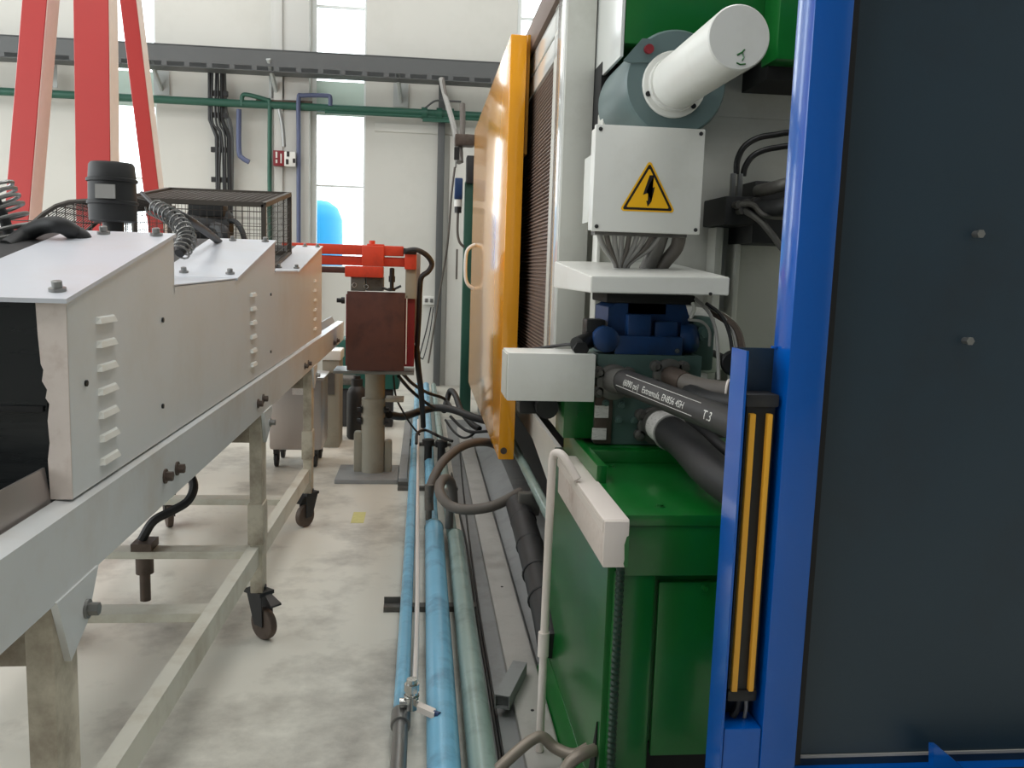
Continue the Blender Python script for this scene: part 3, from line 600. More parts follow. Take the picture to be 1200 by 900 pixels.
# ================================================================== FLOOR PIPES
def pipe(label, m, X, z, r, y0, y1, nm='floor_pipe', cap=None):
    tt = thing(nm, label, 'pipe', (X, y0, 0)); cy('pipe_run', m, tt, (X, y0, z), (X, y1, z), r, seg=28); return tt
p1 = pipe('slim light blue pipe on the floor, leftmost of the pipe run', M_bpipe, -.045, .075, .026, 2.62, 10.6)
cy('steel_nipple', M_steel, p1, (-.045, 2.2, .075), (-.045, 2.62, .075), .024)
cy('collar', M_steel, p1, (-.045, 2.60, .075), (-.045, 2.68, .075), .031)
vl = thing('ball_valve', 'small nickel ball valve with white lever on the slim blue pipe', 'valve', (-.012, 2.68, .1))
bm = B(); cyl(bm, (-.012, 2.66, .10), (-.012, 2.66, .16), .02); cyl(bm, (-.012, 2.66, .16), (-.012, 2.66, .185), .024, seg=8); cyl(bm, (-.012, 2.66, .185), (-.012, 2.66, .20), .017, seg=12); cyl(bm, (-.05, 2.66, .12), (.01, 2.66, .12), .016); tubering(bm, (-.012, 2.66, .145), (0, 0, 1), .021, .004)
obj('body', bm, M_chrome, vl)
bm = B(); prism(bm, [(.005, 2.62, .11), (.012, 2.65, .11), (.065, 2.60, .11), (.058, 2.57, .11)], (0, 0, .02)); lv_ = obj('lever', bm, M_pvc, vl)
cy('lever_tip', M_valve, lv_, (.058, 2.588, .12), (.075, 2.576, .12), .011); tb('tie_wire', M_dark, vl, [(.07, 2.58, .12), (.10, 2.56, .115), (.13, 2.55, .09)], .002, 6)
p2 = pipe('thick light blue pipe on the floor between the slim blue and the grey-green pipe', M_bpipe, .085, .075, .050, 1.9, 4.72)
cy('pipe_cap', M_ggpipe, p2, (.085, 4.70, .075), (.085, 4.78, .075), .053, .035, seg=28); cy('thin_run', M_bpipe, p2, (.075, 4.75, .075), (.06, 10.6, .075), .036, seg=20)
cy('hose_stub', M_castiron, p2, (.055, 4.78, .10), (.055, 4.78, .22), .018); cy('hose_collar', M_castiron, p2, (.055, 4.78, .22), (.055, 4.78, .30), .025)
p3 = pipe('grey-green pipe on the floor, rightmost of the pipe run', M_ggpipe, .197, .075, .043, 1.9, 4.55)
cy('pipe_cap', M_ggpipe, p3, (.197, 4.55, .075), (.197, 4.60, .075), .045, .03, seg=28); cy('thin_run', M_ggpipe, p3, (.18, 4.6, .075), (.15, 10.6, .075), .030, seg=20)
cy('hose_stub', M_castiron, p3, (.165, 4.62, .10), (.165, 4.62, .24), .022); cy('hose_collar', M_castiron, p3, (.165, 4.62, .24), (.165, 4.62, .32), .028)
tag(tb('conduit', M_pvc, None, [(-.012, 2.68, .10), (-.003, 2.9, .085), (.0, 3.6, .085), (-.005, 4.5, .095), (-.012, 6, .10), (-.02, 8, .10)], .010, 8, 4), 'thin white conduit between the slim and the thick blue pipe', 'conduit')
tag(tb('floor_cable', M_black, None, [(.262, 1.9, .008), (.262, 3, .008), (.258, 3.6, .008), (.262, 4.6, .008), (.245, 5.4, .008), (.235, 6.3, .008)], .006, 6, 4), 'thin black cable lying on the floor right of the grey-green pipe', 'cable')
tag(tb('floor_cable', M_black, None, [(.274, 1.9, .007), (.272, 3, .007), (.273, 4.0, .007), (.30, 6.0, .007), (.34, 7.5, .007)], .005, 6, 4), 'thin black cable lying on the grey floor plate left of the channel', 'cable')
sp = thing('pipe_support', 'steel support angle under the three floor pipes, nearest one', 'bracket', (.06, 3.75, 0))
bx('angle', M_castiron, sp, -.145, .26, 3.70, 3.75, .0, .024); bx('upright', M_castiron, sp, -.145, -.075, 3.75, 3.756, 0, .05); bx('foot', M_castiron, sp, -.145, -.075, 3.70, 3.86, 0, .006)
s2 = dup(sp, (0, 2.1, 0)); tag(s2, 'steel support angle under the floor pipes beside the picker base plate', 'bracket')
s3 = dup(sp, (0, 3.6, 0)); tag(s3, 'steel support angle under the floor pipes behind the picker, furthest one', 'bracket')
tag(bx('curb_channel', M_plate, None, -.145, -.085, 5.95, 8.8, 0, .05, bev=.006), 'low grey channel on the floor left of the slim blue pipe by the picker', 'channel')
tag(bx('floor_plate', M_plate, None, .245, .60, 1.8, 8.6, 0, .003), 'grey painted steel plate lying on the floor beside the pipes', 'plate')
bm = B(); prism(bm, [(.335, 1.8, .003), (.335, 1.8, .033), (.342, 1.8, .038), (.442, 1.8, .038), (.448, 1.8, .033), (.448, 1.8, .003)], (0, 6.2, 0))
ch = tag(obj('floor_channel', bm, M_strip_floor, None), 'long pale grey channel lying along the floor at the foot of the machine', 'channel')
bm = B()
bm.free()
for y in (2.75, 3.9, 5.2): cy('hole', M_black, ch, (.39, y, .038), (.39, y, .040), .006, seg=8)
# loose square bar
c = [(0.295, 2.784, 0.085), (0.37, 3.0, 0.085)]
a, b_ = Vector(c[0]), Vector(c[1]); d_ = (b_-a); L_ = d_.length; ang = math.atan2(d_.y, d_.x)
Mx = Matrix.Translation(((a+b_)/2).to_3d()-Vector((0, 0, .0255)))@Matrix.Rotation(ang, 4, 'Z')
bm = B()
for (y0, y1, z0, z1) in ((-.026, .026, .022, .026), (-.026, .026, -.022, -.018), (-.026, -.022, -.018, .022), (.022, .026, -.018, .022)): box(bm, -L_/2-.02, L_/2+.02, y0, y1, z0, z1, M=Mx)
box(bm, -L_/2+.0, L_/2, -.021, .021, -.017, .021, M=Mx)
tag(obj('square_tube', bm, M_plate, None), 'short grey square steel tube offcut lying across the floor channel', 'tube')

# hoses on the floor behind
def hz(nm, m, label, pts, r, cat='hose', grp=None, n=6): return tag(tb(nm, m, None, pts, r, 10, n), label, cat, grp)
hz('rubber_hose', M_hose2, 'grey rubber hose curving from the thick blue pipe up under the yellow door', [(0.058, 4.78, 0.154), (0.056, 4.8, 0.246), (0.079, 4.85, 0.322), (0.137, 4.95, 0.398), (0.24, 5.1, 0.448), (0.347, 5.2, 0.46), (0.448, 5.3, 0.43), (0.534, 5.4, 0.357)], .026)
hz('rubber_hose', M_hose2, 'grey rubber hose making a small loop from the grey-green pipe to the machine', [(0.184, 4.62, 0.2), (0.181, 4.6, 0.29), (0.164, 4.55, 0.372), (0.131, 4.5, 0.403), (0.103, 4.4, 0.387), (0.114, 4.3, 0.355), (0.165, 4.25, 0.321), (0.255, 4.2, 0.322), (0.373, 4.2, 0.344), (0.509, 4.3, 0.384)], .026)
hz('rubber_hose', M_dark, 'thick black hose from the picker pillar lying over the floor pipes', [(-0.225, 6.3, 0.433), (-0.133, 6.6, 0.37), (-0.006, 6.9, 0.362), (0.116, 7.0, 0.375), (0.25, 6.9, 0.38), (0.408, 6.7, 0.354), (0.534, 6.6, 0.34)], .03)
hz('rubber_hose', M_dark, 'black hose in a tall narrow bend above the hose tangle', [(0.193, 7.3, 0.299), (0.222, 7.4, 0.386), (0.25, 7.4, 0.46), (0.29, 7.3, 0.431), (0.326, 7.1, 0.348), (0.401, 6.9, 0.272), (0.464, 6.8, 0.243)], .025)
hz('rubber_hose', M_dark, 'black hose dropping straight down behind the picker', [(-0.038, 6.25, 0.941), (-0.023, 6.3, 0.783), (-0.002, 6.5, 0.601), (0.014, 6.8, 0.392), (0.023, 6.9, 0.239)], .022)
hz('thin_hose', M_dark, 'thin black hose sagging in a loop right of the hose tangle', [(0.197, 6.9, 0.296), (0.259, 6.7, 0.239), (0.328, 6.6, 0.212), (0.393, 6.6, 0.233), (0.444, 6.7, 0.261)], .009)
hz('thin_hose', M_dark, 'thin black hose slanting from the maroon panel down to the tangle', [(-0.132, 6.3, 0.732), (-0.061, 6.6, 0.619), (0.046, 7.0, 0.499), (0.191, 7.3, 0.408), (0.26, 7.2, 0.345)], .013)
hz('thin_hose', M_dark, 'thin black hose slanting under the other from the maroon panel', [(-0.162, 6.3, 0.713), (-0.084, 6.5, 0.594), (0.005, 6.7, 0.488), (0.101, 6.9, 0.391)], .013)
hz('thin_hose', M_dark, 'thin black wire dropping from the picker to the floor channel', [(-0.199, 6.3, 0.718), (-0.178, 6.3, 0.564), (-0.13, 6.4, 0.443), (-0.067, 6.5, 0.324), (-0.002, 6.5, 0.247)], .007)
hz('thin_hose', M_dark, 'thin black hose curled on the blue pipes under the tangle', [(-0.026, 6.2, 0.243), (-0.021, 6.3, 0.298), (0.034, 6.4, 0.305), (0.096, 6.3, 0.299), (0.146, 6.3, 0.275), (0.229, 6.2, 0.264)], .011)
hz('thin_hose', M_dark, 'thin black hose running under the yellow door from the tangle', [(0.241, 7.0, 0.307), (0.316, 6.8, 0.261), (0.386, 6.6, 0.259), (0.528, 6.5, 0.286)], .012)
for (x, y, lb) in ((.06, 6.35, 'dark upright coupling on the blue pipe under the hose tangle'), (.155, 6.3, 'dark upright coupling on the grey-green pipe under the hose tangle')):
    bm = B(); lathe(bm, (x, y, .09), (0, 0, 1), [(0, .028), (.11, .028), (.112, .045), (.155, .045), (.16, .03)], 18); tag(obj('hose_coupling', bm, M_dark, None), lb, 'coupling')
hz('flex_conduit', M_conduit, 'grey ribbed flexible conduit bending up in front of the white pipe at the bottom', [(0.203, 2.3, 0.07), (0.267, 2.33, 0.115), (0.333, 2.36, 0.153), (0.369, 2.37, 0.157), (0.404, 2.36, 0.13), (0.454, 2.33, 0.125), (0.498, 2.33, 0.145), (0.553, 2.4, 0.13)], .017)
hz('flex_conduit', M_conduit, 'second grey flexible conduit at the foot of the green cabinet', [(0.379, 2.12, 0.152), (0.402, 2.14, 0.204), (0.444, 2.16, 0.225), (0.494, 2.2, 0.215)], .017)

# ================================================================== MACHINE
mc = thing('moulding_machine', 'large grey moulding machine with brown side grille behind the yellow door', 'machine', (1.3, 5.5, 0))
bx('machine_body', M_grey_mach, mc, .62, 3.2, 3.95, 9.2, .78, 2.55)
bx('underside_void', M_void, mc, .72, 3.2, 3.15, 9.2, 0, .78)  # black block stands in for the dark void under the machine
bx('base_skirt', M_plate, mc, .60, .72, 3.3, 9.2, 0, .10)
bm = B(); prism(bm, [(.46, 3.15, .02), (.60, 3.15, .10), (.60, 3.15, .02)], (0, 5.0, 0)); obj('drip_sheet', bm, M_plate, mc)
# side grille with ribs
gr = bx('grille_panel', M_grille, mc, .565, .62, 3.80, 9.0, 1.05, 2.40)
bm = B()
for k in range(76):
    z = 1.06+k*.0176; prism(bm, [(.565, 3.80, z), (.553, 3.80, z+.004), (.553, 3.80, z+.009), (.565, 3.80, z+.012)], (0, 1.7, 0))
o = obj('grille_rib', bm, M_grille, gr); o['kind'] = 'stuff'
bx('upper_rail', M_gloss, mc, .55, .62, 3.80, 9.0, 2.405, 2.50, bev=.004); bx('upper_rail', M_gloss, mc, .55, .62, 3.80, 9.0, 2.512, 2.615, bev=.004)
bx('top_frame', M_grille, mc, .53, .62, 3.70, 9.0, 2.62, 2.76, bev=.004)
bx('column', M_grey_mach, mc, .55, .668, 3.60, 3.95, .95, 3.0, bev=.004)
bx('column_edge', M_gloss, mc, .545, .56, 3.61, 3.82, .95, 3.0, bev=.003)
bx('cover_strip', M_white, mc, .655, .668, 3.33, 3.40, 1.45, 1.86, bev=.003)
bm = B(); box(bm, .66, 1.9, 3.35, 3.45, .95, 2.10, .004); box(bm, .86, 1.9, 3.35, 3.45, 2.10, 2.3); obj('rear_panel', bm, M_grey_mach, mc)
bx('dark_recess', M_void, mc, .669, .9, 3.46, 3.9, 1.9, 2.30)  # solid black box paints the unlit cavity behind the cylinder
bx('crown', M_green, mc, .685, 1.9, 3.15, 3.9, 2.295, 3.1, bev=.008)
bx('crown_side', M_gloss, mc, .672, .684, 3.15, 3.94, 2.25, 3.1, bev=.002)
bx('crown_bracket', M_green, mc, 1.18, 1.36, 3.0, 3.15, 2.235, 3.0, bev=.012); bx('crown_shadow_plate', M_void, mc, 1.19, 1.9, 3.1, 3.35, 2.19, 2.26)  # black plate below the bracket stands in for shade under the crown
bm = B(); prism(bm, [(.60, 3.2, .73), (.60, 5.6, .73), (.60, 5.6, .60), (.60, 4.6, .60), (.60, 3.2, .40)], (.02, 0, 0)); obj('lower_panel', bm, M_white, mc)
tb('service_pipe', M_ggpipe, mc, [(.55, 3.2, .47), (.55, 4.2, .47), (.55, 5.3, .47)], .024, 12, 2)
bx('pipe_clamp', M_castiron, mc, .47, .57, 4.02, 4.08, .34, .45, bev=.01)
bm = B(); tube(bm, [(.48, 4.15, .36), (.485, 3.9, .33), (.49, 3.5, .27), (.49, 3.15, .21), (.49, 2.98, .16)], .058, 16)
for y, z in ((3.95, .335), (3.7, .30), (3.45, .262), (3.25, .228)): tubering(bm, (.487, y, z), (0, 1, .15), .056, .006, 20, 6)
ih = tag(obj('insulated_hose', bm, M_dark, None), 'thick black banded hose running along the machine foot behind the white pipe', 'hose')
# sliding door
dr = thing('sliding_door', 'glossy yellow sliding safety door on the side of the grey machine', 'door', (.46, 6.2, .45))
bm = B(); box(bm, .42, .505, 4.62, 7.80, .48, 2.68, .008); obj('door_panel', bm, M_yellow, dr)
tb('door_handle', M_white, dr, [(.42, 7.25, 1.33), (.37, 7.25, 1.36), (.345, 7.25, 1.43), (.345, 7.25, 1.60), (.37, 7.25, 1.66), (.42, 7.25, 1.69)], .014, 8, 3)
cy('bolt_hole', M_rust, dr, (.448, 4.615, .53), (.448, 4.621, .53), .018, seg=14); bx('edge_strip', M_strip, dr, .515, .53, 4.7, 7.8, 2.1, 2.70)

# green cabinet
gc = thing('pump_cabinet', 'green steel pump cabinet at the front of the machine, beside the white pipe', 'cabinet', (.9, 2.5, 0))
bm = B(); box(bm, .49, 1.5, 2.16, 3.12, .26, .86, .0); box(bm, .49, .62, 2.16, 3.12, 0, .26); box(bm, .62, 1.5, 2.6, 3.12, 0, .26)
obj('cabinet_body', bm, M_green, gc)
bm = B(); box(bm, .515, 1.5, 2.12, 2.72, .862, .893, .006); obj('top_plate', bm, M_green, gc)
bm = B(); box(bm, .515, 1.5, 2.125, 2.165, .73, .862, .004); obj('front_lip', bm, M_green, gc)
bm = B(); box(bm, .505, .612, 2.13, 2.165, .0, .735, .012); obj('corner_post', bm, M_green, gc)
bm = B(); box(bm, .623, .99, 2.138, 2.16, .228, .708, .004); dd = obj('access_door', bm, M_green, gc)
bm = B(); hexbolt(bm, (.745, 2.138, .692), (0, -1, 0), .007, .006); obj('door_screw', bm, M_green, dd)
bx('dark_gap_sheet', M_void, gc, .615, 1.5, 2.2, 2.25, .0, .232)  # black sheet paints the open dark gap below the access door
bm = B(); box(bm, .54, 1.5, 2.73, 2.76, .86, .93, .004); box(bm, .54, 1.5, 2.76, 2.95, .91, .935); box(bm, .51, .54, 2.45, 3.05, .86, .945, .004); obj('back_lip', bm, M_green, gc)
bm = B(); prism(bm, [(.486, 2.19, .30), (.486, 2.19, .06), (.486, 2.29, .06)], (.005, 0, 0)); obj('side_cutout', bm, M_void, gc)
bm = B(); prism(bm, [(.488, 3.1, .08), (.488, 2.2, .08), (.44, 2.2, .01), (.44, 3.1, .01)], (.008, 0, 0)); obj('foot_flare', bm, M_green, gc)
bm = B()
bm.free()
for p in ((.63, 2.2), (.95, 2.2), (.60, 2.66)):
    bm = B(); hexbolt(bm, (p[0], p[1], .893), (0, 0, 1), .010, .004); obj('plate_screw', bm, M_green, gc)
# white trunking
tr = thing('cable_trunking', 'peeling white cable trunking along the top left edge of the green cabinet', 'trunking', (.49, 2.4, .76))
bm = B(); box(bm, .455, .512, 2.06, 2.80, .775, .885, .004); obj('trunk_body', bm, M_peel, tr)
bm = B(); box(bm, .450, .517, 2.06, 2.80, .885, .898, .004); box(bm, .450, .455, 2.06, 2.80, .865, .886); obj('trunk_cover', bm, M_pvc, tr)
bm = B(); box(bm, .452, .514, 2.048, 2.06, .78, .897, .003); obj('trunk_end', bm, M_pvc, tr)
bm = B(); prism(bm, [(.514, 2.047, .862), (.508, 2.047, .858), (.503, 2.047, .838), (.505, 2.047, .80), (.503, 2.047, .79), (.506, 2.047, .781), (.514, 2.047, .781)], (0, -.001, 0)); obj('green_smear', bm, M_green, tr)
# white pipe
wp = thing('drain_pipe', 'upright white plastic pipe with coupling left of the green cabinet', 'pipe', (.385, 2.5, 0))
tb('pipe_run', M_pvc, wp, [(.381, 2.5, 0.04), (.383, 2.5, .5), (.386, 2.5, .90), (.388, 2.5, .955), (.396, 2.49, .972), (.415, 2.47, .965), (.452, 2.44, .905)], .0125, 12, 6)
cy('coupling', M_pvc, wp, (.381, 2.5, .345), (.381, 2.5, .42), .017)
# corrugated green conduit
bm = B(); zz = [0.0]; pr_ = []
n = 96
pts = [(.513-.0*k, 2.118, .765-.75*k/n) for k in range(n+1)]
sweep(bm, pts, [.0125 if k % 2 else .0095 for k in range(n+1)], 12)
tag(obj('corrugated_conduit', bm, mat('dark_green_conduit', (22, 52, 36), 0.35, var=.1), None), 'dark green corrugated conduit dropping from the white trunking down the green cabinet', 'conduit')

# manifold and valve
mf = thing('hydraulic_manifold', 'grey-green hydraulic manifold block with blue valve on top of the green cabinet', 'manifold', (.75, 2.9, .935))
bm = B(); box(bm, .57, .918, 2.80, 3.15, .937, 1.236, .004); obj('block', bm, M_teal, mf)
bx('side_bracket', M_green, mf, .47, .575, 2.83, 3.0, .95, 1.10, bev=.004)
bm = B(); cyl(bm, (.525, 2.83, 1.03), (.525, 2.824, 1.03), .012); obj('bracket_bolt', bm, M_green, mf)
for x, z in ((.60, 1.075), (.655, 1.07), (.648, 1.02), (.70, 1.02)):
    bm = B(); lathe(bm, (x, 2.80, z), (0, -1, 0), [(0, .013), (.012, .013), (.013, .008), (.018, .008)], 10); obj('plug_screw', bm, M_teal, mf)
bx('tag_label', M_label, mf, .565, .61, 2.785, 2.795, 1.028, 1.068); bx('tag_label', M_label, mf, .560, .606, 2.785, 2.795, .955, .993)
bx('port_plate', M_rust, mf, .566, .625, 2.79, 2.81, .94, 1.11, bev=.006)
# valve pieces
bx('valve_top', M_void, mf, .60, .90, 2.85, 3.1, 1.40, 1.432, bev=.006); bx('valve_neck', M_valve, mf, .67, .81, 2.86, 3.05, 1.36, 1.44, bev=.006)
bm = B(); prism(bm, [(.61, 2.86, 1.24), (.61, 2.86, 1.385), (.64, 2.86, 1.402), (.87, 2.86, 1.402), (.885, 2.86, 1.36), (.885, 2.86, 1.24)], (0, .22, 0)); obj('valve_body', bm, M_valve, mf)
bx('valve_block', M_valve, mf, .668, .745, 2.815, 2.87, 1.29, 1.365, bev=.005); bx('valve_block', M_valve, mf, .76, .84, 2.825, 2.87, 1.28, 1.345, bev=.012)
bx('valve_base', M_valve, mf, .625, .85, 2.80, 2.87, 1.236, 1.296, bev=.004)
bm = B(); lathe(bm, (.595, 2.79, 1.283), (0, 1, 0), [(0, .03), (.006, .042), (.09, .044), (.1, .035)], 20); obj('valve_cap', bm, M_valve, mf)
bm = B(); lathe(bm, (.86, 2.86, 1.29), (1, -.35, 0), [(0, .05), (.035, .05), (.05, .043), (.06, .028), (.063, 0)], 24); obj('solenoid', bm, M_valve, mf)
bx('plug_box', M_black, mf, .535, .60, 2.84, 2.92, 1.285, 1.345, bev=.008)
bm = B(); cyl(bm, (.50, 2.80, 1.262), (.56, 2.86, 1.28), .028); cyl(bm, (.51, 2.78, 1.25), (.51, 2.80, 1.25), .026, seg=6); obj('cable_gland', bm, M_black, mf)
tb('valve_cable', M_dark, mf, [(.505, 2.8, 1.262), (.48, 2.85, 1.26), (.45, 2.95, 1.245), (.40, 3.1, 1.22)], .006, 6)
bm = B(); lathe(bm, (.93, 2.84, 1.31), (0, -1, 0), [(0, .028), (.02, .028), (.02, .016), (.03, .016)], 12); box(bm, .90, .98, 2.87, 3.0, 1.18, 1.36, .01); obj('side_valve', bm, M_teal, mf)
bm = B(); cyl(bm, (.83, 2.80, 1.252), (.83, 2.79, 1.252), .008); obj('air_screw', bm, M_chrome, mf)
# flanges with hoses
def flange(cx, cy_, cz, rr):
    bm = B()
    for s1 in (-1, 1):
        for s2 in (-1, 1):
            lathe(bm, (cx+s1*rr*.98, cy_, cz+s2*rr*.62), (0, -1, 0), [(0, .02), (.024, .02), (.026, .016)], 12); cyl(bm, (cx+s1*rr*.98, cy_-.026, cz+s2*rr*.62), (cx+s1*rr*.98, cy_-.036, cz+s2*rr*.62), .010, seg=6)
    lathe(bm, (cx, cy_, cz), (0, -1, 0), [(0, rr*1.16), (.024, rr*1.16), (.026, rr*1.08)], 24)
    return bm
fa = (.622, 2.80, 1.146); fb = (.806, 2.80, 1.172); fc = (.772, 2.80, 1.006)
for k, fcen in enumerate((fa, fb, fc)): obj('port_flange', flange(*fcen, (.050, .046, .054)[k]), M_castiron, mf)
ha = thing('hydraulic_hose', 'thick black hydraulic hose with white print, upper one crossing the manifold', 'hose', fa)
A = [(0.621, 2.78, 1.152), (0.638, 2.7, 1.16), (0.707, 2.38, 1.147), (0.762, 2.1, 1.139)]
bm = B(); sweep(bm, smooth_path([fa, A[0], (A[1][0], A[1][1], A[1][2])], 6), .040, 20); obj('ferrule', bm, M_castiron, ha)
end = Vector(A[3])+(Vector(A[3])-Vector(A[1])).normalized()*.22
bm = B(); sweep(bm, [Vector(A[1]), Vector(A[3]), end], .038, 24); obj('hose_run', bm, M_hose, ha)
# print wrapped on the hose
def hose_text(s, p0, p1, t0, size, ang0, rad):
    cu = bpy.data.curves.new('txt', 'FONT'); cu.body = s; cu.size = size
    o = bpy.data.objects.new('txt', cu); COL.objects.link(o)
    me = bpy.data.meshes.new_from_object(o.evaluated_get(bpy.context.evaluated_depsgraph_get())); bpy.data.objects.remove(o)
    bm = B(); bm.from_mesh(me)
    bmesh.ops.subdivide_edges(bm, edges=[e for e in bm.edges if e.calc_length() > .006], cuts=2)
    p0, p1 = Vector(p0), Vector(p1); d_ = (p1-p0).normalized(); u = (Vector((0, 0, 1))-d_*d_.z).normalized(); s_ = d_.cross(u)
    for v in bm.verts:
        th = ang0+v.co.y/rad
        v.co = p0+d_*(t0+v.co.x)+(u*math.sin(th)+s_*math.cos(th))*(rad+.0006)
    return bm
obj('hose_print', hose_text('(6090 psi)   Extremula, EN856 4SH', A[1], A[3], .07, .027, R(2), .038), M_print, ha)
obj('hose_print', hose_text('T.3', A[1], A[3], .555, .034, R(-4), .038), M_print, ha)
d_ = (Vector(A[3])-Vector(A[1])).normalized(); u = (Vector((0, 0, 1))-d_*d_.z).normalized(); s_ = d_.cross(u)
bm = B()
for an, t0, t1 in ((R(52), .06, .52), (R(-12), .02, .50)):
    off = (u*math.sin(an)+s_*math.cos(an))*.0382; sweep(bm, [Vector(A[1])+d_*t0+off, Vector(A[1])+d_*t1+off], .0008, 6)
obj('hose_line', bm, M_print, ha)
hb = thing('hydraulic_hose', 'dusty grey hydraulic hose from the upper right port of the manifold', 'hose', fb)
bm = B(); tube(bm, [fb, (fb[0]+.005, 2.74, fb[2]-.002), (.828, 2.68, 1.162)], .033, 16); obj('ferrule', bm, M_rust, hb)
tb('hose_run', M_hose2, hb, [(.823, 2.69, 1.164), (.86, 2.63, 1.156), (.92, 2.56, 1.154), (1.02, 2.50, 1.158), (1.2, 2.45, 1.17)], .030, 16)
bm = B(); tubering(bm, (.925, 2.556, 1.154), (1, -.6, .0), .034, .004, 20, 6); obj('cable_tie', bm, M_pvc, hb)
hc = thing('hydraulic_hose', 'thickest black hydraulic hose with white wrapped collar, lowest on the manifold', 'hose', fc)
Cc = [(0.764, 2.78, 1.013), (0.762, 2.7, 1.019), (0.767, 2.6, 1.016), (0.774, 2.46, 1.007), (0.768, 2.18, 0.987), (0.777, 2.0, 0.956)]
bm = B(); sweep(bm, [fc, Cc[0], Cc[1]], [.046, .046, .046], 20); obj('ferrule', bm, M_castiron, hc)
bm = B(); sweep(bm, [Cc[1], Cc[2]], [.050, .050], 20); obj('white_wrap', bm, M_label, hc)
bm = B(); sweep(bm, smooth_path(Cc[2:5]+[(Cc[4][0]+.08, Cc[4][1]-.18, Cc[4][2]-.05)], 6), .052, 22); obj('hose_run', bm, M_dark, hc)
bm = B(); dd_ = Vector(Cc[2])-Vector(Cc[1]); tubering(bm, Cc[2], dd_, .053, .004, 24, 6); obj('cable_tie', bm, M_wire, hc)
hz('hydraulic_hose', M_dark, 'slim black hydraulic hose passing between the two thick hoses', [(0.841, 2.75, 1.154), (0.838, 2.6, 1.137), (0.867, 2.5, 1.132), (0.913, 2.4, 1.138), (0.981, 2.35, 1.142)], .026)
hz('hydraulic_hose', M_dark, 'slim black hose along the lower side of the lettered hose', [(0.839, 2.72, 1.042), (0.847, 2.55, 1.032), (0.858, 2.4, 1.011), (0.886, 2.3, 0.984)], .020)
# solenoid wires
wv = thing('valve_wiring', 'bunch of grey and brown wires arching at the right of the blue valve', 'wires', (.95, 2.8, 1.2))
for k in range(4):
    o_ = k*3
    tb('wire', (M_wire, M_dark, M_wire, M_rust)[k], wv, [(0.899, 2.85, 1.422), (0.929, 2.8, 1.383), (0.949, 2.78, 1.329), (0.955, 2.76, 1.261), (0.957, 2.74, 1.166)] if k == 0 else [(.92+.01*k, 2.83, 1.42-.012*k), (.955+.012*k, 2.79, 1.385-.01*k), (.978+.014*k, 2.77, 1.32), (.985+.016*k, 2.75, 1.25), (.99+.015*k, 2.73, 1.14)], .006 if k < 3 else .014, 6)
tb('wire', M_wire, wv, [(.86, 2.79, 1.355), (.90, 2.77, 1.35), (.93, 2.78, 1.32), (.94, 2.8, 1.27)], .005, 6); tb('wire', M_print, wv, [(.868, 2.79, 1.36), (.875, 2.78, 1.39), (.872, 2.79, 1.41)], .006, 6)
# black knob and filter drum
bm = B(); lathe(bm, (1.025, 3.33, 1.265), (0, -1, 0), [(0, .115), (.27, .115), (.285, .110), (.292, .095)], 40)
tag(obj('filter_drum', bm, M_white, None), 'white round drum end showing behind the hoses beside the blue post', 'drum')
bm = B(); lathe(bm, (1.02, 2.80, 1.22), (-.25, -1, 0), [(0, .018), (.03, .018), (.03, .036), (.036, .042), (.06, .042), (.066, .036)], 24); cyl(bm, (1.02, 2.8, 1.22), (1.035, 3.04, 1.225), .012)
tag(obj('hand_knob', bm, M_black, None), 'black hand knob in front of the white drum', 'knob')

# white box, shelf, electrical box
wb = thing('cover_box', 'pale grey sheet metal box left of the manifold, in front of the yellow door', 'box', (.41, 2.85, 1.085))
bm = B(); box(bm, .272, .553, 2.75, 2.93, 1.085, 1.238, .003); obj('shell', bm, M_white, wb)
bx('mount_arm', M_castiron, wb, .36, .60, 2.93, 3.5, 1.10, 1.14); bx('seam_strip', M_grey_mach, wb, .268, .272, 2.76, 2.92, 1.09, 1.232)
sb = thing('clamp_stub', 'black rubber clamp and stub under the pale grey box', 'clamp', (.40, 2.95, .97))
bx('clamp_body', M_black, sb, .335, .40, 2.95, 3.05, 1.01, 1.065, bev=.008); cy('stub', M_dark, sb, (.425, 2.9, 1.04), (.425, 3.2, 1.04), .038); bx('clamp_arm', M_castiron, sb, .31, .46, 3.0, 3.04, 1.06, 1.086); bx('stub_mount', M_void, sb, .40, .75, 3.2, 3.4, .99, 1.09)
sh = thing('shelf_cover', 'white folded sheet shelf sticking out under the electrical box', 'shelf', (.72, 2.8, 1.44))
bm = B(); v = [(.502, 2.62, 1.437), (.931, 2.62, 1.440), (.931, 2.62, 1.496), (.502, 2.62, 1.486), (.499, 3.36, 1.435), (.95, 3.36, 1.44), (.95, 3.36, 1.545), (.499, 3.36, 1.535)]
vv = [bm.verts.new(c) for c in v]
for f in ((0, 1, 2, 3), (4, 7, 6, 5), (0, 4, 5, 1), (3, 2, 6, 7), (0, 3, 7, 4), (1, 5, 6, 2)): bm.faces.new([vv[i] for i in f])
bmesh.ops.bevel(bm, geom=list(bm.edges), offset=.003, segments=2, affect='EDGES'); obj('shelf_sheet', bm, M_white, sh)
bm = B(); cyl(bm, (.872, 2.62, 1.444), (.872, 2.615, 1.444), .005); obj('screw', bm, M_dark, sh)
eb = thing('electrical_box', 'square white electrical box with a yellow high voltage warning triangle', 'electrical box', (.72, 2.95, 1.63))
bm = B(); box(bm, .548, .893, 2.875, 2.96, 1.637, 1.964, .003); obj('enclosure', bm, M_white, eb)
bm = B(); box(bm, .54, .901, 2.85, 2.873, 1.631, 1.968, .005); lidb = obj('box_lid', bm, M_white, eb)
sc = None
